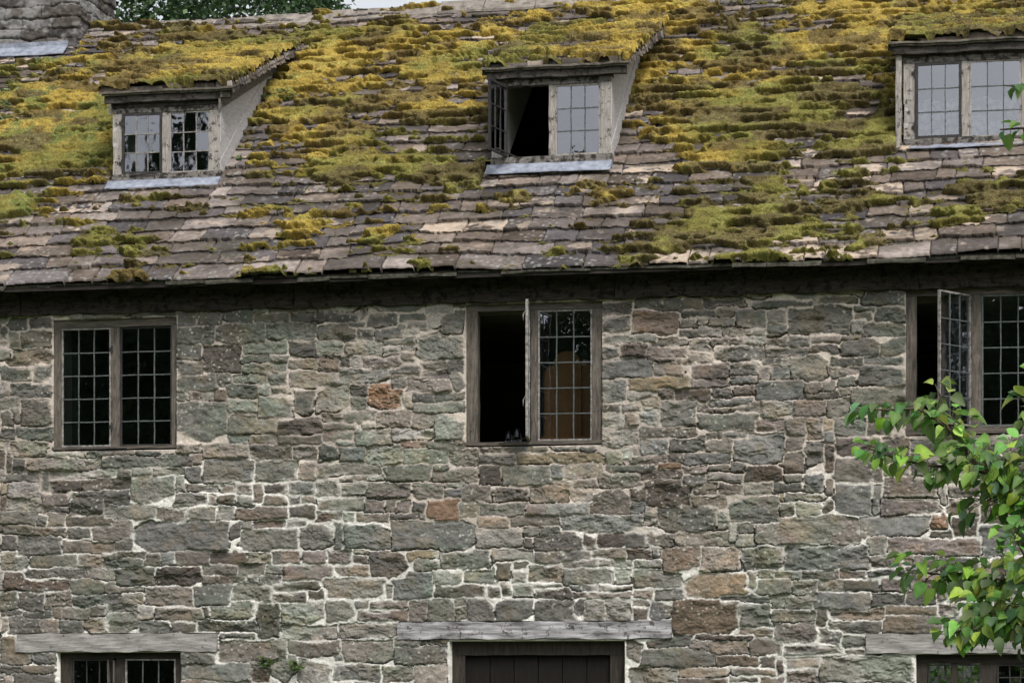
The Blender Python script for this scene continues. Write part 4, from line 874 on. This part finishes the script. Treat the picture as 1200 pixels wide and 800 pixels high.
x0 = P(634, 512, .6)[0]; x1 = P(700, 512, .6)[0]; zt_ = P(664, 511, .6)[1]
q = MB(); q.box(x0, x1, .6, 1.05, zt_ - .03, zt_); q.build('table_top', noise_mat('pale_wood', (170, 120, 74), (196, 144, 92), 6), tbl)
for xx in (x0 + .03, x1 - .07):
    for yy in (.63, .98): q = MB(); q.box(xx, xx + .04, yy, yy + .04, 2.72, zt_ - .03); q.build('leg', M['brownwood'], tbl)
jarm = glass_mat('jar_glass', (.62, .66, .66), .12)
for k, (u, r, hgt) in enumerate(((596, .035, .12), (606, .045, .15))):
    x, z = P(u, 517, .22); q = MB(); z = W2[4] + .004
    prof = [(.8, 0), (1, .15), (1, .6), (.5, .8), (.45, 1), (.5, 1)]
    q.tube([(x, .22, z + hgt * t) for _, t in prof[:5]], [r * p for p, _ in prof[:5]], 14)
    tag(q.build('glass_jar', jarm, None, True), ('slender' if k == 0 else 'wider') + ' clear glass jar standing inside the open centre window', 'jar')
ws = MB(); ws.box(W2[0] - .05, W2[3] + .05, .13, .54, W2[4] - .03, W2[4] + .0, 9, 0); ws.build('inner_sill', M['dark'], w2)
q = MB(); x0 = O1[0] - .05; x1 = P(92, 450, .55)[0]
for i in range(14):
    xa = x0 + (x1 - x0) * i / 14; xb = x0 + (x1 - x0) * (i + 1) / 14; ya = .58 + .03 * (i % 2); yb2 = .58 + .03 * ((i + 1) % 2)
    q.hexa([(xa, ya, 3.6), (xb, yb2, 3.6), (xb, yb2, 5.15), (xa, ya, 5.15), (xa, ya + .004, 3.6), (xb, yb2 + .004, 3.6), (xb, yb2 + .004, 5.15), (xa, ya + .004, 5.15)], 9, 0)
tag(q.build('curtain', M['curtain']), 'grey green curtain hanging inside the left upper window', 'curtain')

nm, ntt, nb = newmat('net_cloth', .9); nb.inputs['Base Color'].default_value = (*lin((214, 216, 222)), 1)
vo = N(ntt, 'ShaderNodeTexVoronoi'); vo.inputs['Scale'].default_value = 16; tcq = N(ntt, 'ShaderNodeTexCoord'); ntt.links.new(tcq.outputs['Object'], vo.inputs['Vector'])
rq_ = N(ntt, 'ShaderNodeValToRGB'); rq_.color_ramp.elements[0].position = .35; rq_.color_ramp.elements[0].color = (1, 1, 1, 1); rq_.color_ramp.elements[1].position = .6; rq_.color_ramp.elements[1].color = (.12, .12, .12, 1)
ntt.links.new(vo.outputs['Distance'], rq_.inputs[0]); ntt.links.new(rq_.outputs[0], nb.inputs['Alpha'])
D3 = DS[2]; q = MB(); n = 40
for i in range(n):
    xa = D3['xl'] + .12 + (D3['xr'] - D3['xl'] - .24) * i / n; xb = D3['xl'] + .12 + (D3['xr'] - D3['xl'] - .24) * (i + 1) / n; f1 = .012 * math.sin(i * 1.1); f2 = .012 * math.sin((i + 1) * 1.1)
    z0 = D3['zs'] + .05; z1 = D3['zs'] + .42 + .05 * abs(math.sin(i * .31)); z2 = D3['zs'] + .42 + .05 * abs(math.sin((i + 1) * .31)); y = D3['yf'] + .14
    q.hexa([(xa, y + f1, z0), (xb, y + f2, z0), (xb, y + f2, z2), (xa, y + f1, z1), (xa, y + f1 + .002, z0), (xb, y + f2 + .002, z0), (xb, y + f2 + .002, z2), (xa, y + f1 + .002, z1)], 9, 0)
tag(q.build('net_curtain', nm), 'white lace half curtain inside the right dormer window', 'curtain')

# ------------------------------------------------------------------ vegetation
class Leaves:
    def __init__(s): s.v = []; s.f = []; s.c = []
    def leaf(s, p, d, n, L, W, col, fold=.25, droop=.25, rich=True):
        d = d.normalized(); sd = d.cross(n)
        if sd.length < 1e-4: sd = Vector((1, 0, 0))
        sd.normalize(); n = sd.cross(d).normalized(); b = len(s.v)
        if rich:
            prof = ((0, 0.04), (.25, .8), (.55, 1), (.8, .62), (1, .03))
            for t, w_ in prof:
                c = p + d * L * t - n * droop * L * t * t
                for sg in (-1, 0, 1): s.v.append(tuple(c + sd * sg * w_ * W / 2 + n * (abs(sg) * w_ * W * fold)))
            for i in range(4):
                for k in (0, 1): a = b + i * 3 + k; s.f.append((a, a + 1, a + 4, a + 3))
            s.c += [col] * 15
        else:
            s.v += [tuple(p), tuple(p + d * L * .5 + sd * W / 2), tuple(p + d * L), tuple(p + d * L * .5 - sd * W / 2)]; s.f.append((b, b + 1, b + 2, b + 3)); s.c += [col] * 4
    def build(s, name, mat, parent=None, smooth=True):
        me = bpy.data.meshes.new(name); me.from_pydata(s.v, [], s.f); me.update()
        if smooth: me.polygons.foreach_set('use_smooth', [True] * len(me.polygons))
        at = me.color_attributes.new('Col', 'FLOAT_COLOR', 'POINT'); at.data.foreach_set('color', [q for c in s.c for q in (*c, 1.0)])
        return link(me, name, parent, mat)
rv = random.Random(21)
def rdir(): 
    v = Vector((rv.gauss(0, 1), rv.gauss(0, 1), rv.gauss(0, 1))); return v.normalized()
GL = [tuple(lin(c)) for c in ((94, 128, 70), (108, 142, 78), (124, 160, 84), (150, 186, 86), (172, 204, 90), (84, 114, 72), (128, 158, 112), (184, 208, 96))]
def shrub_tree(base, pxpaths, Y, name, label):
    root = bpy.data.objects.new(name, None); C.objects.link(root); root.location = base; tag(root, label, 'tree')
    tr = MB(); tx, ty, _ = base
    tr.tube([(tx + .05 * math.sin(i * 1.3), ty, .0 + i * .6) for i in range(11)], [.11 - .008 * i for i in range(11)], 8)
    tr.build('trunk', M['bark'], root, True)
    lv = Leaves(); tw = MB()
    for path, dy, nl, spread in pxpaths:
        pts = []
        for i, (u, v) in enumerate(path):
            y = Y + dy * (i / max(1, len(path) - 1)); x, z = P(u, v, y); pts.append(Vector((x, y, z)))
        tw.tube([tuple(p) for p in pts], [.009 * (1 - i / len(pts)) + .002 for i in range(len(pts))], 5)
        seg = [(pts[i + 1] - pts[i]).length for i in range(len(pts) - 1)]; tot = sum(seg)
        for k in range(int(nl * 1.6)):
            t = rv.uniform(.0, 1) ** .8 * tot; i = 0
            while i < len(seg) - 1 and t > seg[i]: t -= seg[i]; i += 1
            p = pts[i].lerp(pts[i + 1], min(1, t / seg[i])); dd = (pts[i + 1] - pts[i]).normalized()
            off = rdir(); off.z *= .8; q = p + off * spread * rv.uniform(.15, 1) ** .7
            tw.tube([tuple(p), tuple((p + q) / 2 + Vector((0, 0, .01))), tuple(q)], .0018, 3, False) if k % 2 == 0 else None
            d = (off * .7 + dd * .5 + Vector((0, -.15, -.55)) + rdir() * .35)
            n = Vector((rv.uniform(-.6, .6), rv.uniform(-1.2, .1), 1.0))
            sz = rv.uniform(.6, 1.15); ci = rv.choices(range(8), (5, 5, 5, 4, 2, 3, 3, .7))[0]
            lv.leaf(q, d, n, .08 * sz, .062 * sz, tuple(c * rv.uniform(.85, 1.35) for c in GL[ci]), rv.uniform(.1, .6), rv.uniform(-.1, .9))
    tw.build('branch', M['bark'], root, True); lv.build('crown', M['leaf'], root)
YT = -11.5
R_ = (1262, 700)
paths = [
    ([(1290, 640), (1230, 590), (1180, 560), (1145, 545), (1120, 500), (1104, 470), (1096, 450)], .3, 80, .1),
    ([(1145, 545), (1110, 500), (1075, 478), (1040, 480), (1000, 478)], -.2, 44, .075),
    ([(1180, 560), (1130, 548), (1085, 545), (1045, 535), (1018, 525)], -.5, 52, .085),
    ([(1290, 640), (1230, 560), (1190, 530), (1160, 545), (1120, 540)], -.2, 85, .15),
    ([(1290, 640), (1240, 600), (1200, 590), (1170, 580), (1150, 590)], .1, 80, .16),
    ([(1300, 700), (1240, 690), (1190, 680), (1140, 675), (1095, 672), (1070, 668)], .2, 120, .12),
    ([(1300, 720), (1240, 700), (1200, 650), (1185, 620)], -.4, 60, .15),
    ([(1300, 720), (1230, 715), (1180, 715), (1140, 720)], -.1, 95, .15),
    ([(1300, 740), (1240, 740), (1190, 728), (1150, 735), (1115, 742)], -.3, 60, .085),
    ([(1290, 760), (1230, 745), (1195, 740)], 0, 45, .14),
    ([(1290, 640), (1250, 560), (1225, 500), (1205, 475), (1192, 462)], 0, 40, .09),
    ([(1300, 560), (1260, 480), (1235, 440)], 0, 45, .2),
    ([(1300, 720), (1270, 640), (1230, 620), (1210, 600)], 0, 110, .22),
    ([(1310, 300), (1270, 180), (1230, 120), (1200, 102), (1176, 100)], -.2, 12, .035),
    ([(1270, 180), (1230, 150), (1200, 150), (1172, 152)], 0, 11, .035),
    ([(1340, 330), (1325, 200), (1320, 80), (1315, -60)], .3, 130, .38),
    ([(1320, 500), (1330, 400), (1320, 300)], .3, 160, .45),
    ([(1320, 800), (1300, 700), (1300, 600)], .3, 200, .5),
]
bx_, _ = P(1345, 700, YT)
shrub_tree((bx_, YT, 0), paths, YT, 'hazel_tree', 'green leafed young tree reaching its branches in at the right edge')

def big_tree(base, H, crown, name, label, seed, nleaf=42000, leafsz=.125, cat='tree', kind=None):
    rq = random.Random(seed)
    root = bpy.data.objects.new(name, None); C.objects.link(root); root.location = base; tag(root, label, cat)
    t = MB(); bx, by, _ = base
    t.tube([(bx, by, 0), (bx + .1, by, H * .25), (bx - .05, by + .1, H * .5), (bx, by, H * .85)], [.38, .3, .2, .06], 10)
    for i in range(9):
        a = rq.uniform(0, 6.28); z = H * rq.uniform(.3, .7); L = crown * rq.uniform(.5, .95)
        t.tube([(bx, by, z), (bx + math.cos(a) * L * .5, by + math.sin(a) * L * .5, z + L * .25), (bx + math.cos(a) * L, by + math.sin(a) * L, z + L * .6)], [.12, .08, .02], 6)
    t.build('trunk', M['bark'], root, True)
    lv = Leaves(); clumps = []
    for i in range(110):
        a = rq.uniform(0, 6.28); zz = rq.uniform(.28, 1); rr_ = crown * math.sqrt(max(.05, 1 - ((zz - .6) / .48) ** 2)) * rq.uniform(.45, 1.0)
        clumps.append((Vector((bx + math.cos(a) * rr_, by + math.sin(a) * rr_, H * zz)), crown * rq.uniform(.14, .3)))
    cols = [tuple(lin(c)) for c in ((56, 80, 54), (70, 96, 62), (86, 112, 72), (108, 134, 90), (46, 66, 48))]
    for k in range(nleaf):
        c, r = clumps[rq.randrange(110)]
        v = Vector((rq.gauss(0, 1), rq.gauss(0, 1), rq.gauss(0, .8))).normalized() * r * rq.uniform(.3, 1.05) ** .5
        d = Vector((rq.uniform(-1, 1), rq.uniform(-1, 1), rq.uniform(-.9, .3))); s_ = leafsz * rq.uniform(.6, 1.3)
        lv.leaf(c + v, d, Vector((rq.uniform(-1, 1), rq.uniform(-1, 1), 1)), s_, s_ * .6, cols[rq.randrange(5)], rich=False)
    lv.build('crown', M['darkleaf'], root, False)
for (u, Y, H, cr, lab_, sd) in ((200, 21, 15.5, 3.4, 'dark green tree behind the ridge next to the chimney', 3), (286, 24, 15.2, 2.5, 'dark green tree behind the ridge left of the bright sky gap', 8)):
    x, _ = P(u, 10, Y); big_tree((x, Y, 0), H, cr, 'broadleaf_tree', lab_, sd)
# shrubs of the back garden, seen through the house
def bush(base, r, h, name, label, seed, n=2500, sz=.07, cols=None):
    rq = random.Random(seed); lv = Leaves(); cols = cols or [tuple(lin(c)) for c in ((110, 150, 60), (140, 178, 80), (90, 130, 60))]
    for k in range(n):
        v = Vector((rq.gauss(0, .45), rq.gauss(0, .45), 0)); z = rq.uniform(.1, 1) * h
        lv.leaf(Vector(base) + Vector((v.x * r, v.y * r, z)), Vector((rq.uniform(-1, 1), rq.uniform(-1, 1), rq.uniform(-.6, .6))), Vector((rq.uniform(-1, 1), rq.uniform(-1, 1), 1)), sz * rq.uniform(.6, 1.3), sz * .6, cols[rq.randrange(len(cols))], rich=False)
    root = bpy.data.objects.new(name, None); C.objects.link(root); root.location = base; tag(root, label, 'plant')
    st_m = MB()
    for k in range(7):
        a = k * .9; st_m.tube([(base[0] + .02 * math.cos(a), base[1] + .02 * math.sin(a), base[2]), (base[0] + .3 * r * math.cos(a), base[1] + .3 * r * math.sin(a), base[2] + h * .8)], min(.012, r * .05), 5)
    st_m.build('stem', M['bark'], root); lv.build('foliage', M['leaf'], root, False)
bush((P(1120, 800, 13)[0], 13, 0), 2.2, 2.6, 'garden_shrub', 'bright green garden shrub seen through the lower right window', 4, 5000, .12)
# small plants growing on the house
def sprig(u, v, y, z0off, n, R0, name, label, cols, seed, sz=.035, onroof=True):
    rq = random.Random(seed)
    if onroof: x, yy, z = ROOF(u, v); z += .02
    else: x, z = P(u, v, -.03); yy = -.05
    root = bpy.data.objects.new(name, None); C.objects.link(root); root.location = (x, yy, z); tag(root, label, 'plant')
    lv = Leaves(); sm = MB()
    for k in range(max(5, n // 8)):
        a = rq.uniform(0, 6.28); L = R0 * rq.uniform(.5, 1.1); e = Vector((math.cos(a) * L, -abs(math.sin(a)) * L * .5, rq.uniform(.2, .9) * L)); p0 = Vector((x, yy, z)) + Vector((rq.uniform(-.5, .5) * R0, 0, rq.uniform(-.3, .3) * R0 if not onroof else 0))
        pts = [p0, p0 + e * .5 + Vector((0, 0, .02)), p0 + e]; sm.tube([tuple(q) for q in pts], .003, 4, False)
        for j in range(9):
            t = (j + 1) / 9; p = p0 + e * t
            for sg in (-1, 1): lv.leaf(p, Vector((sg * rq.uniform(.4, 1), -.3, rq.uniform(-.3, .6))), Vector((0, -.7, .7)), sz * rq.uniform(.7, 1.3), sz * .55, cols[rq.randrange(len(cols))], rich=False)
    sm.build('stem', M['bark'], root); lv.build('foliage', M['leaf'], root, False)
gpal = [tuple(lin(c)) for c in ((84, 110, 56), (110, 132, 74), (70, 96, 50))]; ppal = [tuple(lin(c)) for c in ((150, 168, 120), (176, 188, 150), (130, 154, 100))]
sprig(327, 122, 0, 0, 60, .17, 'fern', 'green fern rooted in the moss against the left dormer cheek', gpal, 1, .045)
sprig(278, 190, 0, 0, 30, .08, 'weed', 'tiny pale weed at the foot of the left dormer cheek', ppal, 2, .03)
for i, (u, v) in enumerate(((4, 132), (14, 150), (2, 165), (8, 118))):
    sprig(u, v, 0, 0, 90, .14, 'creeper', ['pale creeper sprig at the left roof edge, second from the top', 'pale creeper sprig farthest in from the left roof edge', 'lowest pale creeper sprig at the left roof edge', 'topmost pale creeper sprig at the left roof edge'][i], ppal + gpal, 10 + i, .04)
sprig(312, 778, 0, 0, 60, .1, 'wall_fern', 'small green fern in the wall joint below the timber lintels, left sprig', gpal, 30, .03, False)
sprig(347, 782, 0, 0, 60, .1, 'wall_fern', 'small green fern in the wall joint nearer the door', gpal, 31, .03, False)

# trees on the near side, behind the photographer: the dark band the lower windows reflect
lv = Leaves(); rq = random.Random(77); cols = [tuple(lin(c)) for c in ((40, 58, 36), (52, 72, 42), (64, 88, 50))]
for k in range(120000):
    side = 2 * (k % 4 in (1, 3)); x = rq.uniform(-62, 45); top = 17.2 + 1.1 * math.sin(x * .31) + .9 * math.sin(x * .83 + 1) + .5 * math.sin(x * 2.3)
    top += 0 * math.exp(-((x + 32.0) / 2.8) ** 2)
    top = min(top, 18.4); z = rq.uniform(0, 1) ** .8 * top; y = -70 + rq.uniform(-3, 3)
    if side == 2: z *= 1.3
    if side == 2: y = x * 1.0 - 5; x = (-64 if k % 4 == 1 else 62) + rq.uniform(-3, 3)  # unseen side rows, added and raised so the open casement mirrors no sky
    lv.leaf(Vector((x, y, z)), Vector((rq.uniform(-1, 1), rq.uniform(-.4, .4), rq.uniform(-1, 1))) if not side else Vector((rq.uniform(-.4, .4), rq.uniform(-1, 1), rq.uniform(-1, 1))), Vector((0, 1, .3)) if not side else Vector((1, 0, .3)), rq.uniform(.5, 1.1), .6, cols[rq.randrange(3)], rich=False)
for k in range(12000):
    lv.leaf(Vector((-32.9 + rq.gauss(0, .7), -66 + rq.uniform(-2, 2), rq.uniform(14, 23))), Vector((rq.uniform(-1, 1), rq.uniform(-.4, .4), rq.uniform(-1, 1))), Vector((0, 1, .3)), rq.uniform(.12, .3), .16, cols[rq.randrange(3)], rich=False)
tag(lv.build('tree_belt', M['darkleaf'], None, False), 'dark tree belt across the garden, mirrored in the lower window panes, plus side rows added out of view', kind='stuff')
